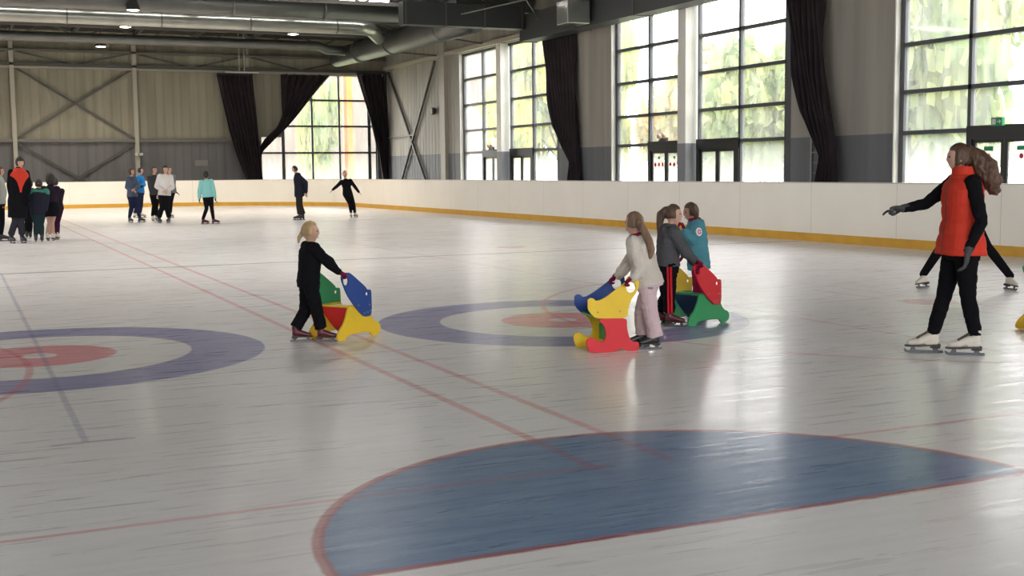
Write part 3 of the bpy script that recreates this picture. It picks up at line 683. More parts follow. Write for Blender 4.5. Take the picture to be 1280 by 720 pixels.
# ------------------------------------------------------------------ outside
M_GRASS = mat('outside_ground', (.30, .34, .20), .9, var=.25, vscale=.3)
mb = MB(); mb.box(-60, 110, -60, 150, -.4, -.21); o = mb.build('ground_outside', M_GRASS); tag(o, kind='structure')
def leaf_mat(name, c):
    m = bpy.data.materials.new(name); m.use_nodes = True; nt = m.node_tree; nt.nodes.remove(nt.nodes['Principled BSDF']); out = nt.nodes['Material Output']
    d = nt.nodes.new('ShaderNodeBsdfDiffuse'); t = nt.nodes.new('ShaderNodeBsdfTranslucent'); mx = nt.nodes.new('ShaderNodeMixShader'); mx.inputs[0].default_value = .5
    oi = nt.nodes.new('ShaderNodeNewGeometry'); nz = nt.nodes.new('ShaderNodeTexNoise'); nz.inputs['Scale'].default_value = .55; nt.links.new(oi.outputs['Position'], nz.inputs['Vector'])
    cr = nt.nodes.new('ShaderNodeValToRGB'); nt.links.new(nz.outputs['Fac'], cr.inputs[0]); nt.links.new(cr.outputs[0], d.inputs[0]); nt.links.new(cr.outputs[0], t.inputs[0])
    cr.color_ramp.elements[0].position = .38; cr.color_ramp.elements[0].color = (c[0]*.75, c[1]*.85, c[2]*.75, 1); cr.color_ramp.elements[1].position = .62; cr.color_ramp.elements[1].color = (min(1, c[0]*1.3), min(1, c[1]*1.15), c[2]*1.1, 1)
    nt.links.new(d.outputs[0], mx.inputs[1]); nt.links.new(t.outputs[0], mx.inputs[2]); nt.links.new(mx.outputs[0], out.inputs[0]); return m
LEAF = [leaf_mat('leaf_yellow_green', (.46, .48, .16)), leaf_mat('leaf_green', (.31, .37, .17)), leaf_mat('leaf_autumn', (.50, .42, .23))]
M_BARK = mat('bark', (.12, .09, .06), .9)
def tree_meshes(seed, n=6500):
    rnd = random.Random(seed); vs = []; fs = []; cl = []
    for _ in range(16):
        a = rnd.random()*2*PI; r = rnd.random()**.5*.75; cl.append((r*math.cos(a), r*math.sin(a), rnd.uniform(.25, 1.0)*(1.1-.3*r), rnd.uniform(.22, .42)))
    for i in range(n):
        c = cl[i % len(cl)]; d = Vector((rnd.gauss(0, 1), rnd.gauss(0, 1), rnd.gauss(0, 1))).normalized()*c[3]*(rnd.random()**.4)
        p = Vector(c[:3])+Vector((d.x, d.y, d.z*.8)); nn = Vector((rnd.gauss(0, 1), rnd.gauss(0, 1), rnd.gauss(0, 1))).normalized(); u = nn.orthogonal().normalized()*.06; w = nn.cross(u).normalized()*.05
        k0 = len(vs); vs += [p-u, p-w, p+u, p+w]; fs.append((k0, k0+1, k0+2, k0+3))
    for c in cl:
        mb_ = MB(); mb_.ell(c[:3], ((c[3]*.8, 0, 0), (0, c[3]*.8, 0), (0, 0, c[3]*.62)), 10, 7, lambda d: float(1+.2*noise.noise(Vector(d*2.2)+Vector(c[:3])))); k0 = len(vs); vs += [Vector(v) for v in mb_.v]; fs += [tuple(i_+k0 for i_ in f_) for f_ in mb_.f]
    me = bpy.data.meshes.new('foliage'); me.from_pydata(vs, [], fs); me.update(); return me, cl
TREES = [tree_meshes(s_) for s_ in (1, 2, 3, 4)]
def tree(x, y, r, h, base, ti, mi, label, group):
    base = min(base, .3)
    root = empty('tree', (x, y, -.2)); tag(root, label, 'tree', group)
    me, cl = TREES[ti]; me = me.copy(); o = link('foliage', me, LEAF[mi], root); o.scale = (r, r, h-base); o.location = (0, 0, base)
    mb = MB(); mb.chain([(0, 0, 0), (.1, 0, base*.9), (.05, .1, base+(h-base)*.5)], [.16*r/2.5, .12*r/2.5, .05], 10)
    for c in cl[:7]: mb.cone((.05, .05, base*.9+(h-base)*.15), (c[0]*r, c[1]*r, base+c[2]*(h-base)*.8), .06*r/2.5, .02, 6)
    mb.build('trunk', M_BARK, root, smooth=True)
tl = [  # seen through far window, middle window, near window
 (35, 72, 4.5, 8.0, .8, 0, 0, 'yellow-green tree seen through the left half of the far side window'),
 (31, 60.5, 3.9, 11.0, .8, 1, 0, 'tall yellow-green tree seen through the right half of the far side window'),
 (38.5, 56.5, 4.4, 7.2, .6, 2, 2, 'low yellowish tree seen through the left half of the middle side window'),
 (31.5, 42, 3.6, 6.1, 1.4, 3, 1, 'single tree with a visible crown in the right half of the middle side window'),
 (35.5, 37.2, 3.0, 4.8, .4, 0, 0, 'low green bush at the right edge of the middle side window'),
 (29, 31.5, 3.4, 9.8, .8, 1, 1, 'tall mottled tree filling the left half of the near side window'),
 (35, 25.0, 3.2, 6.2, .6, 2, 0, 'lower green tree behind the red-vested skater in the near side window'),
 (30, 21, 3.6, 7.5, .6, 3, 1, 'tree past the right edge of the view outside the near window'),
 (41, 47, 4.3, 6.6, .4, 3, 0, 'pale bush seen between the middle window panes'),
 (52, 66, 6, 8.5, .5, 0, 1, 'distant green tree behind the trees of the far window'),
]
for t in tl: tree(*t, 'trees outside the side windows')
for i, (x, y) in enumerate(((28, 8), (29, -1), (-24, 5), (-25, 22), (-24, 40))): tree(x, y, 4, 7, .6, i % 4, i % 3, 'tree outside the hall beyond the edge of the view', 'trees outside the view')
tree(20.9, 74, 1.5, 6.8, .8, 2, 1, 'dark green shrub seen through the back window', 'trees outside the back window')
o = MB().box(14, 44, 92, 94, -.2, 13.).build('white_building', mat('render_white', (.13, .105, .095), .8, var=.08, vscale=.4)); tag(o, 'pale rendered building seen hazily through the back window', 'building')
root = empty('yellow_post', (19.75, 64.5, -.2)); tag(root, 'tall orange-yellow post outside the right part of the back window', 'post')
MB().box(-.02, .30, -.15, .15, 0, 7.5).build('post', mat('post_yellow', (.36, .20, .008), .5), root)
MB().box(-.20, -.02, -.15, .15, 0, 7.5).build('post_edge', mat('post_orange', (.30, .09, .008), .5), root); MB().box(-.4, .5, -.35, .35, -.02, .12).build('base', M_STEEL, root)

# ------------------------------------------------------------------ people
M_EYE = mat('eye_dark', (.03, .02, .015), .15); M_LIP = mat('lip', (.35, .10, .09), .5)
M_BLADE = mat('blade_steel', (.10, .10, .11), .5, metal=.5)
SKINS = {'fair': mat('skin_fair', (.56, .33, .25), .5, var=.06, vscale=20), 'mid': mat('skin_mid', (.42, .24, .17), .5, var=.06, vscale=20)}
def cloth(name, c, bump=.25, bscale=60, rough=.9, **k_): return mat('cloth_'+name, c, rough, bump=bump, bscale=bscale, spec=.08, **k_)
def hair_mat(name, c): return mat('hair_'+name, c, .5, bump=.7, bscale=45, var=.35, vscale=25, stretch=(1, 1, .18), spec=.4)
def smooth(a, b, v):
    t = min(1, max(0, (v-a)/(b-a))); return t*t*(3-2*t)
def head_shape(d):
    x, y, z = d; w = 1.; k_ = V3(x, y, z)
    t = max(0., -z)
    k_[1] *= 1-.38*t**1.4; 
    if x < 0: k_[0] *= 1-.42*t
    else: k_[0] *= 1-.08*t
    if z > 0 and x < 0: k_[0] *= 1.06
    az = math.atan2(y, x)
    g = lambda a0, z0, sa, sz: math.exp(-((az-a0)/sa)**2-((z-z0)/sz)**2)
    push = .13*g(0, -.12, .13, .14)+.05*g(0, .08, .10, .2)-.075*(g(.42, .08, .2, .13)+g(-.42, .08, .2, .13))+.03*g(0, .27, .6, .1)+.05*g(0, -.78, .5, .18)-.035*g(0, -.55, .35, .05)+.035*g(0, -.44, .25, .07)
    k_ = k_*(1+push)
    return k_
def make_hand(mb, wrist, d, palm_n, s, pose, thumb_side):
    """palm, four fingers with two bends each and a thumb; d along the hand, palm_n the palm's facing"""
    d = nrm(d); n = nrm(palm_n-np.dot(palm_n, d)*d); t = np.cross(d, n)*thumb_side; w = V3(*wrist)
    pc = w+d*.05*s
    mb.ell(pc, (d*.058*s, t*.042*s, n*.018*s), 14, 10)
    mb.cone(w-d*.02*s, w+d*.02*s, .026*s, .026*s, 10)
    L4 = (.070, .078, .073, .058); offs = (.031, .011, -.010, -.030)
    for i in range(4):
        curl = {'relaxed': (18, 28, 20), 'grip': (55, 75, 45), 'point': ((12, 24, 14) if i == 0 else (62, 85, 50)), 'open': (6, 8, 6)}[pose]
        p = w+d*.088*s+t*offs[i]*s; a = 0; ln = L4[i]*s; r = (.0098, .0098, .0094, .0084)[i]*s
        q = p-d*.02*s
        for j, fr in enumerate((.45, .32, .25)):
            a += math.radians(curl[j]); dd = d*math.cos(a)+n*math.sin(a); p2 = p+dd*ln*fr
            mb.cone(q if j == 0 else p, p2, r*(1-.06*j), r*(1-.06*(j+1)), 8); p = p2
    b = w+d*.028*s+t*.028*s; a1 = nrm(t*.75+d*.62+n*.25); a2 = nrm(d*.85+t*.25+n*(.5 if pose in ('grip', 'point') else .15))
    p1 = b+a1*.034*s; mb.cone(b, p1, .014*s, .0115*s, 8); mb.cone(p1, p1+a2*.03*s, .0112*s, .0095*s, 8)

TW = [(-.30, .150, .118), (-.12, .160, .122), (0, .163, .120), (.2, .148, .108), (.42, .130, .098), (.65, .146, .110), (.82, .158, .106), (.92, .130, .088), (1.0, .072, .066), (1.06, .058, .060)]
def person(label, base, k_, hh, pel, neck, head, yaw, hyaw, arms, legs, top, bottom, shoes, hair, glove=None, vox=.012, skin='fair', hpitch=0., group=None, kid=False, cyaw=None, extra=None):
    """all places are (photo x, photo y, metres behind the feet); yaw 0 faces right of view, 90 away from it"""
    Bp = ground(*base); dist_ = math.hypot(Bp.x, Bp.y); dh = Vector((Bp.x/dist_, Bp.y/dist_, 0)); rh = Vector((dh.y, -dh.x, 0))
    root = empty('person', Bp, math.atan2(rh.y, rh.x)); tag(root, label, 'person', group)
    def loc(p):
        px, py, dy = p; r = ray(px, py); t = (dist_+dy)/(r.x*dh.x+r.y*dh.y)
        w = Vector((r.x*t, r.y*t, CAM_H+r.z*t)); q = w-Bp; return V3(q.dot(rh), q.dot(dh), q.z)
    def ang(a): a = math.radians(a); return V3(math.cos(a), math.sin(a), 0)
    PEL, NECK, HEAD = loc(pel), loc(neck), loc(head)
    U = nrm(NECK-PEL); Lp = ang(yaw+90); Lp = nrm(Lp-U*(Lp@U)); Fp = np.cross(Lp, U)
    Ls = Lp
    if cyaw is not None: Ls = ang(cyaw+90); Ls = nrm(Ls-U*(Ls@U))
    wide = 1.12 if kid else 1.
    def trings(add, t0, t1, flare=0., nn=22, taper=0.):
        rings = []; ts = [t0]+[t for t, *_ in TW if t0 < t < t1]+[t1]
        for t in ts:
            w = np.interp(t, [q[0] for q in TW], [q[1] for q in TW]); dpt = np.interp(t, [q[0] for q in TW], [q[2] for q in TW])
            if kid: w = max(w, .142) if t < .8 else w; dpt = max(dpt, .112) if t < .8 else dpt
            f = flare*max(0, (.55-t)); w = (w*wide+f)*k_+add; w *= (1-taper*smooth(.92, t0, t)) if taper else 1; dpt = (dpt*wide+f*.8)*k_+add
            lt = Lp*(1-smooth(.1, .8, t))+Ls*smooth(.1, .8, t); lt = nrm(lt); ft = np.cross(lt, U)
            c = PEL+(NECK-PEL)*t; r = []
            for j in range(nn):
                a = 2*PI*j/nn; ca, sa = math.cos(a), math.sin(a); e = 2/2.5
                r.append(c+lt*w*math.copysign(abs(ca)**e, ca)+ft*dpt*math.copysign(abs(sa)**e, sa))
            rings.append(r)
        return rings
    sw = .155*k_*wide
    SH = [NECK-U*.045*k_+Ls*sw, NECK-U*.045*k_-Ls*sw]
    HP = [PEL+Lp*.085*k_*wide, PEL-Lp*.085*k_*wide]
    EL, WR = [loc(a[0]) for a in arms], [loc(a[1]) for a in arms]
    KN = [loc(l[0]) for l in legs]
    FT = []; FR = []
    for l in legs:
        px, dy = l[1]
        r = ray(px, base[1]); t = (dist_+dy)/(r.x*dh.x+r.y*dh.y); w = Vector((r.x*t, r.y*t, 0)); q = w-Bp; FT.append(V3(q.dot(rh), q.dot(dh), 0))
        f = ang(l[2]); tilt = l[3] if len(l) > 3 else 0.; lat = V3(-f[1], f[0], 0)
        up = nrm(V3(0, 0, 1)*math.cos(math.radians(tilt))+lat*math.sin(math.radians(tilt))); FR.append((f, np.cross(up, f), up))
    kf = k_*(1.08 if kid else 1.)
    AN = [FT[i]+FR[i][2]*.155*kf-FR[i][0]*.055*kf for i in (0, 1)]
    # --- body
    mb = MB(); mb.loft(trings(-.014*k_, -.10, 1.06)); q_ = .8
    for i in (0, 1):
        mb.chain([SH[i], SH[i]+(EL[i]-SH[i])*.4, EL[i], EL[i]+(WR[i]-EL[i])*.3, WR[i]], [.044*k_*wide, .038*k_*wide, .030*k_*wide, .030*k_*wide, .025*k_*wide])
        mb.chain([HP[i], HP[i]+(KN[i]-HP[i])*.45, KN[i], KN[i]+(AN[i]-KN[i])*.3, AN[i]], [.070*k_*wide, .058*k_*wide, .040*k_*wide, .038*k_*wide, .028*k_*wide])
    mb.cone(NECK-U*.03*k_, HEAD-V3(0, 0, .18*hh), .052*k_*wide, .046*k_*wide)
    hp = math.radians(hpitch); hf = ang(hyaw); hl = ang(hyaw+90); hu = V3(0, 0, 1)
    hf, hu = hf*math.cos(hp)+hu*math.sin(hp), hu*math.cos(hp)-hf*math.sin(hp)
    mb.ell(HEAD, (hf*.41*hh, hl*.335*hh, hu*.5*hh), 56, 44, head_shape)
    for s_ in (-1, 1): mb.ell(HEAD+hl*s_*.325*hh-hf*.03*hh-hu*.02*hh, (hf*.07*hh, hl*.035*hh, hu*.13*hh), 12, 8)
    sk = SKINS[skin]
    if glove is None:
        for i in (0, 1):
            d = WR[i]-EL[i] if len(arms[i]) < 4 or arms[i][3] is None else V3(*arms[i][3])
            pn = V3(*arms[i][4]) if len(arms[i]) > 4 else V3(0, 0, -1)+V3(.2, 0, 0)
            make_hand(mb, WR[i], d, pn, k_*(1.1 if kid else 1.), arms[i][2], 1 if i == 0 else -1)
    link('body', fuse(mb, min(vox, hh/26), 2, .5, 'body'), sk, root)
    for s_ in (-1, 1):
        e = HEAD+hf*.335*hh+hl*s_*.145*hh+hu*.045*hh
        MB().ell(e, (hf*.045*hh, hl*.055*hh, hu*.032*hh), 10, 8).build('eye', M_EYE, root, smooth=True)
    MB().ell(HEAD+hf*.372*hh-hu*.265*hh, (hf*.03*hh, hl*.10*hh, hu*.022*hh), 12, 6).build('mouth', M_LIP, root, smooth=True)
    # --- hair
    hm = hair_mat(hair['name'], hair['col']); th = hair.get('th', .085); lo = hair.get('low', -.28 if 'tail' in hair else -.5)
    def hs(d):
        q = head_shape(V3(*d)); az = abs(math.atan2(d[1], d[0]))
        face = smooth(1.3, .95, az)*smooth(hair.get('line', .62), hair.get('line', .62)-.2, d[2])
        cut = smooth(lo, lo-.15, d[2]); m_ = 1-max(face, cut)
        n = 1+th*m_+.0-.12*(1-m_); return d*V3(1, 1, 1)*n if d[2] > 0 else (q*.5+d*.5)*n
    mb = MB(); mb.ell(HEAD, (hf*.40*hh, hl*.345*hh, hu*.5*hh), 40, 32, hs)
    if 'tail' in hair:
        pts = [loc(p) for p in hair['tail']]; mb.chain(pts, [r*hh for r in hair['rad']])
    if 'bun' in hair: c = loc(hair['bun'][0]); r = hair['bun'][1]*hh; mb.ell(c, ((r, 0, 0), (0, r, 0), (0, 0, r)))
    hme = fuse(mb, min(vox, hh/24), 2, .5, 'hair')
    if hair.get('curl'):
        displace(hme, lambda p, n: (hair['curl']*noise.noise(Vector((p[0]*34, p[1]*34, p[2]*26)))+hair['curl']*.6*noise.noise(Vector((p[0]*85, p[1]*85, p[2]*70)))) * smooth(HEAD[2]+.1*hh, HEAD[2]-.25*hh, p[2]) )
    else: displace(hme, lambda p, n: .02*hh*noise.noise(Vector((p[0]*40, p[1]*40, p[2]*8))))
    ho = link('hair', hme, hm, root)
    if 'band' in hair:
        c = loc(hair['band']); MB().ell(c, ((.09*hh, 0, 0), (0, .09*hh, 0), (0, 0, .06*hh))).build('hair_band', mat('hair_band', (.03, .02, .03), .6), root, smooth=True)
    # --- trousers
    tb = bottom; th = tb.get('th', .006)*k_
    mb = MB(); t1 = .30
    mb.loft(trings(th, -.16, t1))
    for i in (0, 1):
        e = AN[i]-FR[i][0]*.012*kf-FR[i][2]*(tb.get('drop', 0.)*k_)+FR[i][2]*.025*kf
        fl = tb.get('flare', 0.)*k_
        mb.chain([HP[i], HP[i]+(KN[i]-HP[i])*.45, KN[i]], [.090*k_*wide+th, .076*k_*wide+th, .055*k_*wide+th+fl*.5])
        if fl: mb.cone(KN[i], e, .055*k_*wide+th+fl*.5, .050*k_*wide+th+fl, 18, True, False)
        else: mb.chain([KN[i], KN[i]+(e-KN[i])*.3, e], [.055*k_*wide+th, .057*k_*wide+th, .052*kf])
    me = fuse(mb, vox, 2, .5, 'trousers')
    if vox < .011: wrinkle(me, .006*k_*(2.0 if tb.get('flare') else 1.), .07)
    if not tb.get('bare'):
        trs = link(tb.get('part', 'trousers'), me, tb['mat'], root)
    else: trs = None
    if 'skirt' in tb:
        mb = MB(); mb.loft(trings(.016, -.40, .3, .07)); link('skirt', fuse(mb, vox, 2, .5), tb['skirt'], root)
    # --- top
    tp = top; th = tp.get('th', .014)*k_; hem = tp.get('hem', -.05)
    mb = MB(); mb.loft(trings(th, hem, 1.02, tp.get('flare', 0.), taper=tp.get('taper', 0.)))
    sl = tp.get('sleeves', True)
    if sl:
        for i in (0, 1):
            we = WR[i]-(WR[i]-EL[i])*.02
            mb.chain([SH[i], SH[i]+(EL[i]-SH[i])*.4, EL[i], EL[i]+(we-EL[i])*.35, we], [.058*k_*wide+th, .050*k_*wide+th, .042*k_*wide+th, .041*k_*wide+th, .030*k_*wide+th*.8])
    else:
        for i in (0, 1): mb.ell(SH[i]-Ls*(.035 if i == 0 else -.035)*k_, (Ls*.05*k_, np.cross(Ls, U)*.075*k_, U*.055*k_))
    if tp.get('collar', True):
        mb.cone(NECK-U*.05*k_, NECK+U*(tp.get('ch', .05))*k_, .078*k_+th*.5, .066*k_+th*.5, 18, True, False)
    if tp.get('hood'):
        c = NECK-np.cross(Ls, U)*.085*k_-U*.05*k_; mb.ell(c, (Ls*.11*k_, np.cross(Ls, U)*.06*k_, U*.085*k_))
    me = fuse(mb, vox, 2, .5, tp.get('part', 'jacket'))
    if tp.get('quilt'):
        qp = tp['quilt']*k_; Fc = np.cross(Ls, U)
        def q(p, n):
            s_ = ((p-PEL)@U)/qp; g = abs(math.sin(PI*s_))**.45; return -.010*k_*(1-g)+.004*noise.noise(Vector(p*14))
        displace(me, q)
    elif vox < .011: wrinkle(me, .009*k_, .075, 5)
    jk = link(tp.get('part', 'jacket'), me, tp['mat'], root)
    if tp.get('under'):   # sleeves of the jersey below a vest
        mb = MB()
        for i in (0, 1):
            mb.chain([SH[i], SH[i]+(EL[i]-SH[i])*.4, EL[i], EL[i]+(WR[i]-EL[i])*.35, WR[i]], [.066*k_, .056*k_, .046*k_, .045*k_, .034*k_])
        mb.loft(trings(tp.get('uth', 0.), tp.get('uhem', .3), .97)); mb.cone(NECK-U*.06*k_, NECK+U*.075*k_, .064*k_, .058*k_, 18, True, False)
        me = fuse(mb, vox, 2, .5, 'jersey'); 
        if vox < .011: wrinkle(me, .006, .06, 3)
        link('jersey', me, tp['under'], root)
    if tp.get('shoulders'):
        mb = MB(); mb.loft(trings(th+.008*k_, .88, 1.03))
        for i in (0, 1): mb.cone(SH[i], SH[i]+(EL[i]-SH[i])*.12, .062*k_*wide+th, .060*k_*wide+th)
        link('yoke', fuse(mb, vox, 2), tp['shoulders'], root)
    if tp.get('scarf'):
        mb = MB(); c = NECK+U*.035*k_; Fc = np.cross(Ls, U)
        rings = [[c+(Ls*math.cos(t)*.075*k_+Fc*math.sin(t)*.075*k_)*(1+.22*math.cos(a))+U*(.03*k_*math.sin(a)) for a in np.linspace(0, 2*PI, 10, endpoint=False)] for t in np.linspace(0, 2*PI, 25)]
        mb.loft(rings, cap=True); link('scarf', fuse(mb, vox, 2), tp['scarf'], root)
    # --- gloves
    if glove is not None:
        for i in (0, 1):
            d = WR[i]-EL[i] if len(arms[i]) < 4 or arms[i][3] is None else V3(*arms[i][3])
            pn = V3(*arms[i][4]) if len(arms[i]) > 4 else V3(.2, 0, -1)
            mb = MB(); make_hand(mb, WR[i], d, pn, k_*(1.25 if kid else 1.12), arms[i][2], 1 if i == 0 else -1)
            mb.cone(WR[i]-nrm(WR[i]-EL[i])*.035*k_, WR[i]+nrm(d)*.012*k_, .036*k_*wide, .034*k_*wide)
            link('glove', fuse(mb, min(vox, .0045), 1, .4, 'glove'), glove, root)
    # --- skates
    for i in (0, 1):
        f, l, u = FR[i]; O = FT[i]; T = lambda x, y, z: O+f*x*kf+l*y*kf+u*z*kf
        mb = MB(); mb.cone(T(-.066, 0, .112), T(-.072, 0, .205), .043*kf, .047*kf, 16, True, False); mb.cone(T(-.05, 0, .125), T(.06, 0, .092), .043*kf, .033*kf); mb.cone(T(.05, .0, .09), T(.112, 0, .083), .036*kf, .027*kf); mb.cone(T(-.078, 0, .10), T(-.02, 0, .085), .038*kf, .034*kf)
        bo = link('ice_skate', fuse(mb, min(vox, .007), 2, .5, 'boot'), shoes['mat'], root)
        out = [(-.118, .03), (-.118, -.03), (-.05, -.030), (.05, -.040), (.12, -.035), (.155, 0), (.12, .035), (.05, .040), (-.05, .030)]
        mb = MB(); mb.loft([[T(x, y, .052 if x > -.03 else .058) for x, y in out], [T(x, y, .066 if x > -.03 else .072) for x, y in out]])
        hb = [(-.118, .03), (-.118, -.03), (-.045, -.028), (-.045, .028)]; mb.loft([[T(x*.97, y*.9, .040) for x, y in hb], [T(x, y, .072) for x, y in hb]])
        if vox < .011 and shoes['mat'] is WSK:
            lc = MB()
            for t_ in np.linspace(0, 1, 7): c_ = T(-.018+.075*t_, 0, .168-.045*t_); lc.cone(c_-l*.024*kf, c_+l*.024*kf, .007*kf, .007*kf, 8)
            lc.cone(T(-.02, 0, .170), T(.06, 0, .120), .010*kf, .008*kf, 8); lc.build('laces', mat('lace_brown', (.13, .09, .07), .7), bo)
        mb.build('sole', shoes.get('sole', mat('sole_dark', (.03, .018, .015), .5)), bo)
        pr = [(-.145, .004), (-.13, 0), (.12, 0), (.15, .008), (.162, .03), (.15, .034), (.13, .022), (.115, .022), (.10, .052), (.075, .052), (.07, .024), (-.06, .022), (-.065, .042), (-.10, .042), (-.105, .022), (-.14, .020)]
        mb = MB(); mb.loft([[T(x, -.004, z) for x, z in pr], [T(x, .004, z) for x, z in pr]]); mb.build('blade', M_BLADE, bo)
    info = dict(root=root, jacket=jk, trousers=trs, loc=loc, PEL=PEL, NECK=NECK, HEAD=HEAD, HP=HP, KN=KN, AN=AN, U=U, Bp=Bp, rh=rh, dh=dh, hair=ho, SH=SH, EL=EL, WR=WR, Ls=Ls)
    return info
def hit(o, org, d):
    bv = BVHTree.FromPolygons([v.co for v in o.data.vertices], [tuple(p.vertices) for p in o.data.polygons])
    return lambda a, b: bv.ray_cast(Vector(a), Vector(b).normalized())
def strip(o, pts, d, w, m, name, root, off=.004):
    """a narrow ribbon laid on garment o, found by casting along d from each point"""
    cast = hit(o, None, None); P_ = []
    for p in pts:
        h = cast(V3(*p)-nrm(d)*1.0, d)
        if h[0] is not None: P_.append((np.array(h[0])+np.array(h[1])*off, np.array(h[1])))
    if len(P_) < 2: return None
    mb = MB(); rings = []
    for i, (p, n) in enumerate(P_):
        t = nrm(P_[min(i+1, len(P_)-1)][0]-P_[max(i-1, 0)][0]); s_ = nrm(np.cross(t, n)); rings.append([p-s_*w/2-n*.003, p+s_*w/2-n*.003, p+s_*w/2+n*.0015, p-s_*w/2+n*.0015])
    mb.loft(rings); return link(name, mb.mesh(name), m, root)
BLK = cloth('black', (.007, .007, .009)); LEG = cloth('legging_black', (.006, .006, .008), .1)
NAVYC = cloth('navy_black', (.018, .02, .032))
WSK = mat('skate_white', (.62, .57, .50), .45); BSK = mat('skate_black', (.02, .02, .022), .4); MSK = mat('skate_maroon', (.085, .010, .018), .4)
MAROON = cloth('maroon_knit', (.20, .012, .045))
H_BROWN = dict(name='brown', col=(.085, .045, .028)); H_DARK = dict(name='dark', col=(.018, .013, .011)); H_BLOND = dict(name='blond', col=(.46, .31, .15)); H_MID = dict(name='light_brown', col=(.19, .115, .07))

# 1 instructor ----------------------------------------------------------------
i1 = person('woman in a puffy orange-red vest pointing left, wearing white figure skates', (1181, 442), 1.0, .222,
    pel=(1201, 310, 0), neck=(1204, 221, 0), head=(1199.5, 197.5, -.0), yaw=207, hyaw=183, hpitch=-.5,
    arms=[((1227, 277, -.22), (1210, 313, -.20), 'relaxed', (-.1, 0, -1), (-1, .2, 0)),
          ((1158, 254.5, .18), (1131, 260.5, .14), 'point', (-1, -.05, -.02), (0, -.4, -1))],
    legs=[((1210, 371, -.06), (1207, -.05), 190), ((1180, 371, .06), (1155.5, .0), 190)],
    top=dict(mat=cloth('vest_orange', (.56, .046, .026), .2, 20, rough=.6), part='vest', sleeves=False, th=.034, hem=-.09, quilt=.11, ch=.085, flare=.04, under=BLK),
    bottom=dict(mat=LEG, part='leggings', drop=0.), shoes=dict(mat=WSK), glove=cloth('grey_glove', (.075, .075, .08)),
    hair=dict(**H_BROWN, low=-.45, tail=[(1210, 190, 0), (1222, 198, 0), (1232, 210, 0), (1239, 226, .0), (1243, 238, 0)], rad=[.26, .35, .42, .36, .20], curl=.015), vox=.008)
sc_ = i1
for zz in ((1172, 282), (1200, 284)): pass
# vest front zip and pocket welts
L_ = i1['loc']; fr_ = np.cross(i1['Ls'], i1['U'])
strip(i1['jacket'], [i1['PEL']+(i1['NECK']-i1['PEL'])*t for t in np.linspace(-.05, .98, 24)], -fr_, .014, mat('zip_dark', (.25, .03, .02), .5), 'zip', i1['root'])
strip(i1['jacket'], [L_((x, 279.5, 0)) for x in np.linspace(1178, 1198, 8)], V3(0, 1, 0), .02, MATS['cloth_vest_orange'], 'pocket_welt', i1['root'], .010)

# 2 skater behind her -----------------------------------------------------------
person('skater with legs spread wide, hidden behind the pointing woman in the vest', (1208, 361), .93, .20,
    pel=(1203, 269, .0), neck=(1203, 235, -.28), head=(1204, 222, -.38), yaw=270, hyaw=270,
    arms=[((1213, 254, -.45), (1206, 262, -.58), 'relaxed'), ((1193, 254, -.45), (1200, 262, -.58), 'relaxed')],
    legs=[((1234, 308, -.06), (1262, .0), -60, 14), ((1177, 308, -.06), (1154, .0), 240, -14)],
    top=dict(mat=BLK, hem=-.02, th=.01), bottom=dict(mat=LEG, part='leggings', drop=0.), shoes=dict(mat=WSK), glove=None, hair=dict(**H_BROWN), vox=.012)

# 3 girl in white hoodie ---------------------------------------------------------
i3 = person('girl in a cream hoodie and pale pink trousers pushing an aid', (804, 435.5), .665, .193,
    pel=(811, 352, 0), neck=(796, 297.5, .03), head=(793, 279.5, .04), yaw=165, hyaw=150, kid=True, cyaw=160,
    arms=[((798.5, 334, -.10), (792.5, 347, -.19), 'grip', (-.9, .1, -.45), (-.3, 0, -1)), ((781, 334.5, .16), (773, 344.5, .12), 'grip', (-.9, .1, -.45), (-.3, 0, -1))],
    legs=[((813, 392, -.06), (812.5, -.04), 200), ((802, 392, .08), (797.5, .07), 200)],
    top=dict(mat=cloth('cream_fleece', (.62, .56, .50), .5, 120), part='hoodie', th=.030, hem=-.10, flare=.02, hood=True, ch=.04, scarf=MAROON),
    bottom=dict(mat=cloth('pale_pink', (.58, .44, .46), .3), flare=.024, th=.022, drop=.03), shoes=dict(mat=BSK), glove=MAROON,
    hair=dict(**H_MID, tail=[(799, 279, -.02), (805, 288, -.06), (811, 300, -.08), (814, 312, -.08), (812.5, 322, -.08)], rad=[.20, .16, .17, .16, .09], band=(803, 283.5, -.05)), vox=.007)
L_ = i3['loc']; strip(i3['trousers'], [L_((x, 358, 0)) for x in np.linspace(809.5, 816, 6)], V3(0, 1, 0), .016, mat('label_grey', (.22, .20, .22), .6), 'pocket_label', i3['root'])

# 4 girl in grey jacket ----------------------------------------------------------
i4 = person('girl in a dark grey jacket and black trousers with a red side stripe', (834, 407.5), .70, .193,
    pel=(834, 332, 0), neck=(837, 284.5, .0), head=(841.5, 268.5, .0), yaw=15, hyaw=-5, kid=True, cyaw=20,
    arms=[((859, 315, .20), (866.5, 328, .20), 'grip', (.9, .1, -.4), (.3, 0, -1)), ((856, 314, -.12), (868, 325, -.05), 'grip', (.9, .1, -.4), (.3, 0, -1))],
    legs=[((833, 370, .10), (829.5, .10), -8), ((837, 370, -.06), (843, -.05), -8)],
    top=dict(mat=cloth('charcoal_fleece', (.085, .085, .092), .4, 90), th=.026, hem=.0, hood=True, ch=.055),
    bottom=dict(mat=BLK, th=.014, flare=.010, drop=.0), shoes=dict(mat=MSK), glove=MAROON,
    hair=dict(**H_BROWN, tail=[(832, 263, 0), (826.5, 268, 0), (824.5, 280, -.0), (824, 292, -.02)], rad=[.20, .21, .18, .10], band=(831, 264, 0)), vox=.007)
ax = [i4['HP'][1], i4['KN'][1], i4['AN'][1]]
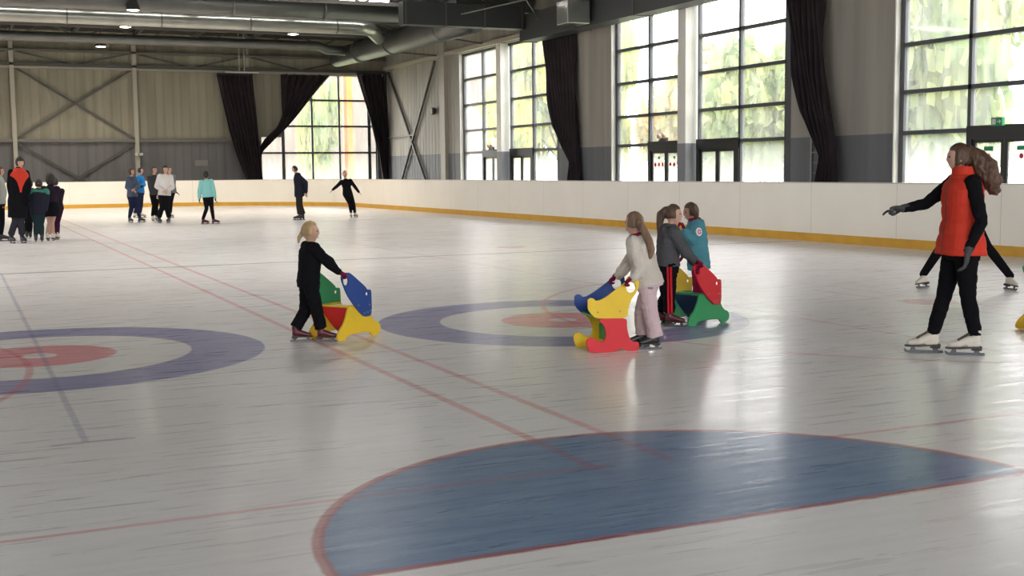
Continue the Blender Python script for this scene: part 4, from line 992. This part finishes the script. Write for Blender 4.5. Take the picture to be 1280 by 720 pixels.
pts = [ax[0]*(1-t)+ax[1]*t for t in np.linspace(0, 1, 14)]+[ax[1]*(1-t)+ax[2]*t for t in np.linspace(.05, 1.05, 14)]
RS = cloth('stripe_red', (.60, .02, .03), .1)
for off in (-.012, .016): strip(i4['trousers'], [p+V3(off, 0, 0) for p in pts], V3(0, 1, 0), .018, RS, 'side_stripe', i4['root'])

# 5 girl in turquoise ------------------------------------------------------------
i5 = person('girl in a turquoise jacket with a pink badge on the sleeve, facing the grey-jacketed girl', (872, 395.5), .70, .190,
    pel=(873, 326, .1), neck=(868.5, 277.5, .10), head=(864, 265, .12), yaw=188, hyaw=195, kid=True, hpitch=-8, skin='mid',
    arms=[((865, 300, -.16), (856, 289, -.18), 'grip', (-.3, .2, .9), (-.9, 0, .2)), ((858, 302, .14), (855, 318, .06), 'relaxed', (-.5, 0, -.8), (-.9, 0, -.4))],
    legs=[((872, 362, -.05), (872, -.06), 190), ((874, 362, .08), (873, .08), 190)],
    top=dict(mat=cloth('turquoise_coat', (.085, .26, .32), .3, 30), th=.03, hem=-.22, ch=.04, scarf=MAROON, hood=True),
    bottom=dict(mat=MAROON, th=.012, drop=0.), shoes=dict(mat=BSK), glove=MAROON,
    hair=dict(**H_BROWN, tail=[(866, 262, .02), (870.5, 268, .04), (872, 274, .05)], rad=[.2, .15, .08]), vox=.007)
L_ = i5['loc']; cast = hit(i5['jacket'], None, None); p = L_((873.5, 289, 0)); h = cast(p-V3(0, 1, 0), (0, 1, 0))
if h[0] is not None:
    n = np.array(h[1]); c = np.array(h[0])
    MB().cone(c-n*.004, c+n*.006, .042, .042, 20, False, False).build('badge', mat('badge_white', (.8, .72, .74), .5), i5['root'])
    u = nrm(np.cross(n, V3(0, 0, 1))); w = np.cross(u, n)
    for a in range(5): q = c+n*.006+(u*math.cos(a*1.257)+w*math.sin(a*1.257))*.019; MB().cone(q, q+n*.003, .009, .009, 10, False, False).build('badge_petal', mat('badge_pink', (.65, .03, .12), .5), i5['root'])

# 6 blond child ------------------------------------------------------------------
i6 = person('small blond child all in black with dark red skates pushing a blue and yellow aid', (393, 427), .63, .185,
    pel=(385.5, 352, 0), neck=(388.5, 305.5, 0), head=(387.5, 290, 0), yaw=12, hyaw=-2, kid=True, cyaw=20,
    arms=[((411, 326, .18), (421, 339, .16), 'grip', (.9, .1, -.4), (.3, 0, -1)), ((406.5, 326, -.13), (423, 339.5, -.06), 'grip', (.9, .1, -.4), (.3, 0, -1))],
    legs=[((382, 388, .08), (376.5, .05), 5), ((396, 387, -.05), (408, -.03), -6)],
    top=dict(mat=BLK, th=.022, hem=-.05, ch=.045), bottom=dict(mat=BLK, th=.016, flare=.016, drop=.0), shoes=dict(mat=MSK), glove=MAROON,
    hair=dict(**H_BLOND, tail=[(377, 292, -.0), (374, 297, -.02), (373, 303, -.02)], rad=[.11, .10, .05], band=(377, 294, 0), line=.7), vox=.007)

# far people ----------------------------------------------------------------------
def far(label, base, k_, hh, hx, hy, nx, ny, px_, py_, yaw, feet, top, bottom, shoes, hair, arms, hyaw=None, knees=None, glove=None, dys=(0., 0.), ty=None, group=None, skin='fair', kid=False, dz=0., hpitch=0):
    kn = knees or [((px_+feet[0])/2, (py_+base[1])/2-2, -.03+dys[0]), ((px_+feet[1])/2, (py_+base[1])/2-2, -.03+dys[1])]
    ty = ty if ty is not None else (yaw, yaw)
    return person(label, base, k_, hh, (px_, py_, 0), (nx, ny, 0), (hx, hy, 0), yaw, hyaw if hyaw is not None else yaw, arms, [(kn[0], (feet[0], dys[0]), ty[0]), (kn[1], (feet[1], dys[1]), ty[1])], top, bottom, shoes, hair, glove=glove, vox=.014, skin=skin, group=group, kid=kid, hpitch=hpitch)
# man with bowed head
far('man in a dark coat with bowed head, seen against the back window', (373.5, 275), 1.03, .23, 368.7, 211.5, 372, 218, 374, 242, 180, (372.5, 376), dict(mat=NAVYC, th=.03, hem=-.15), dict(mat=cloth('dark_brown', (.03, .024, .022)), th=.02, flare=.015, drop=0), dict(mat=BSK), dict(**H_DARK, th=.03),
    [((382, 228, -.1), (382.5, 240, .0), 'relaxed'), ((381, 228, .12), (382, 241, .12), 'relaxed')], hpitch=-15, dys=(-.08, .08))
# blonde with arms out
far('blonde woman in black with both arms held out, gliding in front of the back window', (441, 271.5), .92, .215, 431, 217.5, 432, 225, 434.5, 242, 270, (444.8, 439.2), dict(mat=BLK, th=.02, hem=-.1), dict(mat=LEG, th=.01, drop=0.), dict(mat=WSK), dict(**H_BLOND, low=-.7, th=.12),
    [((442.5, 232, 0), (448.5, 240, -.05), 'open', (.7, 0, -.7)), ((422, 232, 0), (416, 237, -.05), 'open', (-.7, 0, -.7))], ty=(300, 280), knees=[((442, 255, -.05)), ((437.5, 255, -.05))])
# teal girl
far('girl in a mint green jacket with black gloves seen from behind, dark red skates', (262, 280), .90, .22, 257.3, 218.5, 257.8, 225.5, 260, 246, 85, (256.5, 269.5), dict(mat=cloth('mint', (.22, .50, .48)), th=.025, hem=-.02, ch=.03), dict(mat=LEG, th=.008, drop=0.), dict(mat=MSK), dict(**H_DARK, bun=((257.5, 221, -.1), .22)),
    [((249.5, 238, 0), (249.2, 248, 0), 'relaxed'), ((267, 237, 0), (268.8, 247, 0), 'relaxed')], ty=(20, 0), glove=BLK, kid=False)
# white jacket
far('dark-haired teenager in a white jacket and black trousers, front of the standing group', (205.5, 278.5), 1.0, .235, 206.8, 211.5, 206.6, 219.5, 205.5, 243, 280, (210.7, 200), dict(mat=cloth('white_coat', (.66, .62, .60)), th=.035, hem=-.05, ch=.04), dict(mat=BLK, th=.018, flare=.01, drop=0.), dict(mat=BSK), dict(**H_DARK, th=.12, line=.45),
    [((215.5, 234, -.05), (209.5, 237.5, -.22), 'relaxed'), ((196, 233, -.05), (204, 238, -.22), 'relaxed')], ty=(250, 290))
far('skater in grey half hidden behind the teenager in the white jacket', (212.8, 272), .97, .22, 211.5, 212.5, 212, 220, 212.5, 240, 300, (214.5, 211), dict(mat=cloth('grey_coat', (.16, .16, .17)), th=.03, hem=-.05), dict(mat=BLK, th=.014, drop=0.), dict(mat=WSK), dict(**H_BROWN),
    [((217, 232, 0), (219, 240, -.05), 'relaxed', (.8, 0, -.4)), ((207, 232, 0), (207, 242, 0), 'relaxed')], glove=BLK)
far('boy in a black jacket standing left of the white-jacketed teenager', (194.5, 276), .98, .225, 193, 212.5, 192.2, 220.5, 194, 243, 285, (196.5, 191.5), dict(mat=cloth('dark_grey_top', (.05, .05, .055)), th=.02, hem=-.04), dict(mat=LEG, th=.014, drop=0.), dict(mat=WSK), dict(**H_DARK),
    [((199, 233, 0), (197, 243, -.1), 'relaxed'), ((187, 231, 0), (189, 242, -.05), 'relaxed')])
far('woman in a slate blue top with folded arms, leftmost of the standing group', (170, 278), .97, .225, 164, 215, 164.5, 222.5, 165.5, 245, 330, (177, 163.5), dict(mat=cloth('slate', (.075, .095, .14)), th=.03, hem=-.05), dict(mat=cloth('navy_trousers', (.016, .02, .05)), th=.018, drop=0.), dict(mat=BSK), dict(**H_BROWN, low=-.8, th=.13),
    [((173, 234, -.08), (168, 236, -.25), 'relaxed'), ((158.8, 234, -.05), (166, 237.5, -.25), 'relaxed')], ty=(330, 300))
far('boy in a bright blue jacket behind the woman with folded arms', (174.5, 272), .98, .225, 175.5, 213.5, 175, 220.5, 175, 240, 340, (177.8, 171), dict(mat=cloth('bright_blue', (.03, .20, .50)), th=.028, hem=-.05), dict(mat=cloth('navy_trousers', (.016, .02, .05)), th=.018, drop=0.), dict(mat=WSK), dict(**H_DARK),
    [((180, 231, 0), (178, 232, -.2), 'relaxed'), ((169, 231, 0), (171, 241, 0), 'relaxed')], glove=BLK)
# left group
far('tall woman in an orange-red vest over black clothes beside children at far left', (22.5, 304), 1.07, .235, 25, 203.5, 23.5, 213, 22.5, 252, 290, (29.5, 15.8), dict(mat=MATS['cloth_vest_orange'], part='vest', sleeves=False, th=.052, hem=.30, taper=.8, under=BLK, uth=.04, uhem=-.52, ch=.05), dict(mat=cloth('dark_grey_trousers', (.030, .030, .040)), th=.01, flare=.006, drop=-.0), dict(mat=BSK), dict(**H_DARK, th=.2, line=.4),
    [((37, 232, 0), (34.5, 248, -.1), 'relaxed'), ((11, 232, 0), (13.5, 248, -.1), 'relaxed')], glove=BLK)
far('child in a dark outfit with green shoulders standing beside the tall woman in the vest', (48, 302.5), .84, .215, 48.5, 230, 48.5, 237.5, 48, 262, 95, (44.8, 52.5), dict(mat=NAVYC, th=.035, hem=-.25, shoulders=cloth('green_yoke', (.04, .20, .14))), dict(mat=cloth('dark_teal', (.015, .03, .035)), th=.03, drop=-.0), dict(mat=BSK), dict(**H_DARK),
    [((39.5, 252, 0), (41, 262, -.05), 'relaxed'), ((57.5, 252, 0), (57, 262, -.05), 'relaxed')], kid=True, glove=BLK)
far('girl with dark bushy hair, black skirt and bare-looking tan legs at far left', (64, 301), .93, .225, 63, 224.5, 63, 234, 63.5, 260, 80, (60.5, 66.8), dict(mat=cloth('dark_purple', (.022, .014, .026)), th=.025, hem=-.15), dict(mat=SKINS['mid'], th=-.002, part='tights', drop=0., skirt=BLK), dict(mat=WSK), dict(**H_DARK, low=-.95, th=.42),
    [((56, 246, 0), (57, 257, 0), 'relaxed'), ((70.5, 246, 0), (70, 258, 0), 'relaxed')], glove=BLK, skin='mid')
far('skater in dark plum leggings standing just behind the bushy-haired girl', (71, 300), .90, .22, 68, 228, 69, 237, 70.5, 260, 80, (69.5, 73), dict(mat=cloth('dark_purple', (.022, .014, .026)), th=.02, hem=-.1), dict(mat=cloth('plum_leggings', (.035, .01, .03)), th=.01, drop=0.), dict(mat=WSK), dict(**H_DARK),
    [((65, 247, 0), (66, 258, 0), 'relaxed'), ((76.2, 247, 0), (75.0, 258, 0), 'relaxed')], glove=BLK, dys=(.15, .15))
far('skater in black mostly hidden between the woman in the vest and the children', (36, 299), .92, .215, 36.5, 230, 36, 238, 36, 260, 95, (33.5, 38), dict(mat=BLK, th=.03, hem=-.1), dict(mat=BLK, th=.02, drop=0.), dict(mat=BSK), dict(**H_DARK),
    [((30, 250, 0), (32, 260, 0), 'relaxed'), ((42, 250, 0), (41, 260, 0), 'relaxed')], glove=BLK, dys=(.5, .5))
far('person in a light grey top cut off by the left edge of the view', (1, 301.5), .96, .225, -.5, 214.5, -2, 222, -1, 252, 350, (5.5, -5), dict(mat=cloth('light_grey', (.40, .42, .38)), th=.03, hem=-.1), dict(mat=BLK, th=.016, drop=0.), dict(mat=BSK), dict(**H_BROWN),
    [((5, 240, 0), (3, 252, -.05), 'relaxed'), ((-7, 240, 0), (-5, 252, 0), 'relaxed')])

# ------------------------------------------------------------------ skating aids
def plastic(n, c): return mat('board_'+n, c, .35, var=.04, vscale=6)
PC = dict(blue=plastic('blue', (.012, .055, .26)), yellow=plastic('yellow', (.78, .52, .02)), red=plastic('red', (.62, .012, .025)), green=plastic('green', (.02, .27, .09)), navy=plastic('navy', (.012, .02, .075)))
def ell_out(cx, cz, rx, rz, n=16): return [(cx+rx*math.cos(t), cz+rz*math.sin(t)) for t in np.linspace(0, 2*PI, n, endpoint=False)][::-1]
# style A: overlapping upper plate (s forward, z up)
A_UP = chaikin([(.000, .545), (.010, .585), (.075, .605), (.125, .595), (.33, .455), (.345, .428), (.385, .428), (.405, .415), (.408, .225), (.385, .185), (.30, .185), (.20, .265), (.075, .40)], 2, .2)
A_HOLES = [ell_out(.058, .53, .036, .040), chaikin([(.325, .375), (.325, .405), (.362, .405), (.362, .375)], 1)]
A_LO = chaikin([(.10, .285), (.075, .22), (.035, .15), (-.03, .09), (-.055, .04), (-.045, .005), (.055, .0), (.085, .045), (.395, .045), (.42, .0), (.50, .0), (.545, .03), (.55, .075), (.525, .11), (.475, .125), (.43, .17), (.40, .25), (.395, .30), (.105, .30)], 2, .2)
def B(px, py): return ((px-190)/863., (672-(px-215)*.045-py)/918.)   # plate traced on a 6x view of the flat board
B_UP = chaikin([B(*p) for p in ((203, 300), (203, 275), (222, 262), (245, 266), (255, 283), (290, 280), (350, 245), (480, 145), (505, 95), (560, 95), (580, 130), (580, 170), (560, 215), (520, 270), (500, 330), (493, 408), (265, 410), (225, 375), (203, 340))], 2, .18)
B_HOLE = [ell_out(*B(522, 178), .043, .044)]
B_LO = chaikin([B(*p) for p in ((268, 410), (492, 406), (492, 480), (505, 540), (525, 585), (572, 588), (582, 600), (582, 650), (570, 655), (485, 658), (465, 642), (432, 644), (415, 664), (222, 672), (203, 655), (188, 600), (195, 565), (230, 550), (262, 575), (310, 592), (332, 560), (336, 520), (318, 465))], 2, .18)
def aid(label, up, lo, holes, cols, org, head, style, wid=.33, near='right'):
    """cols = near upper, near lower, far upper, far lower, cross; org = photo foot point of the near side"""
    Bp = ground(*org); d_ = math.hypot(Bp.x, Bp.y); dh = Vector((Bp.x/d_, Bp.y/d_, 0)); rh = Vector((dh.y, -dh.x, 0))
    h = math.radians(head); hd = rh*math.cos(h)+dh*math.sin(h)     # heading in world
    lf = Vector((-hd.y, hd.x, 0)); sgn = -1 if near == 'right' else 1   # near side lies at y = sgn*wid/2
    root = empty('skating_aid', Bp-lf*sgn*wid/2, math.atan2(hd.y, hd.x)); tag(root, label, 'skating aid', 'coloured push-along skating aids')
    flip = 1 if style == 'A' else -1
    th = .018
    for k0, (cu, cl, side) in enumerate(((cols[0], cols[1], sgn), (cols[2], cols[3], -sgn))):
        for nm, out, hol, c, off in (('upper_side_panel', up, holes, cu, .019 if style == 'A' else 0), ('lower_side_panel', lo, [], cl, 0)):
            me = plate([out]+hol, th, .003)
            if flip < 0: me.transform(Matrix.Scale(-1, 4, (1, 0, 0))); me.flip_normals()
            me.transform(Matrix.Translation((0, side*(wid/2+off), 0)))
            o = link(nm, me, PC[c], root); o['label'] = c+' plastic side panel'
        bolts = ((.30, .22), (.345, .225), (.385, .235), (.37, .29), (.22, .30)) if style == 'A' else ((B(275, 365)), (B(438, 357)))
        for bx, bz in bolts:
            y = side*(wid/2+(.019+.009 if style == 'A' else .009)); MB().cone((flip*bx, y, bz), (flip*bx, y+side*.004, bz), .008, .007, 10, False, False).build('bolt', M_STEEL, root)
    w = wid/2-.009
    if style == 'A':
        # tapered cross plate leaning forward, and the seat board
        q = [(.11, w, .285), (.11, -w, .285), (.20, -.03, .04), (.20, .03, .04)]
        qs = [(.11, w, .285), (.11, -w, .285), (.135, -w*.86, .20), (.17, -w*.45, .10), (.20, -.04, .05), (.20, .04, .05), (.17, w*.45, .10), (.135, w*.86, .20)]
        mb = MB(); mb.loft([[V3(*p) for p in qs], [V3(p[0]+.016, p[1], p[2]) for p in qs]]); o = mb.build('cross_panel', PC[cols[4]], root); o['label'] = cols[4]+' plastic cross panel'
        mb = MB(); mb.box(.09, .19, -w, w, .285, .302); o = mb.build('seat_board', PC[cols[3]], root, bevel=.003)
    else:
        mb = MB(); mb.box(-.32, -.07, -w, w, .285, .303); o = mb.build('seat_board', PC[cols[4]], root, bevel=.003); o['label'] = 'dark green seat board'
        mb = MB(); mb.box(-.24, -.224, -w, w, .07, .20); o = mb.build('cross_panel', PC[cols[4]], root, bevel=.003); o['label'] = 'dark green cross panel'
    return root
aid('blue and yellow skating aid with a red cross panel, pushed by the blond child', A_UP, A_LO, A_HOLES, ('blue', 'yellow', 'green', 'yellow', 'red'), (426, 426.5), 49, 'A')
aid('red and green skating aid with a yellow far side, beside the girl in grey', A_UP, A_LO, A_HOLES, ('red', 'green', 'yellow', 'green', 'navy'), (864, 408.5), 49, 'A')
aid('yellow over red skating aid with a blue far side, pushed by the girl in cream', B_UP, B_LO, B_HOLE, ('yellow', 'red', 'blue', 'yellow', 'green'), (733, 441.5), 199, 'B', near='left')
aid('skating aid of which only a yellow foot shows at the right edge', A_UP, A_LO, A_HOLES, ('blue', 'yellow', 'green', 'yellow', 'red'), (1293, 417.5), 20, 'A')
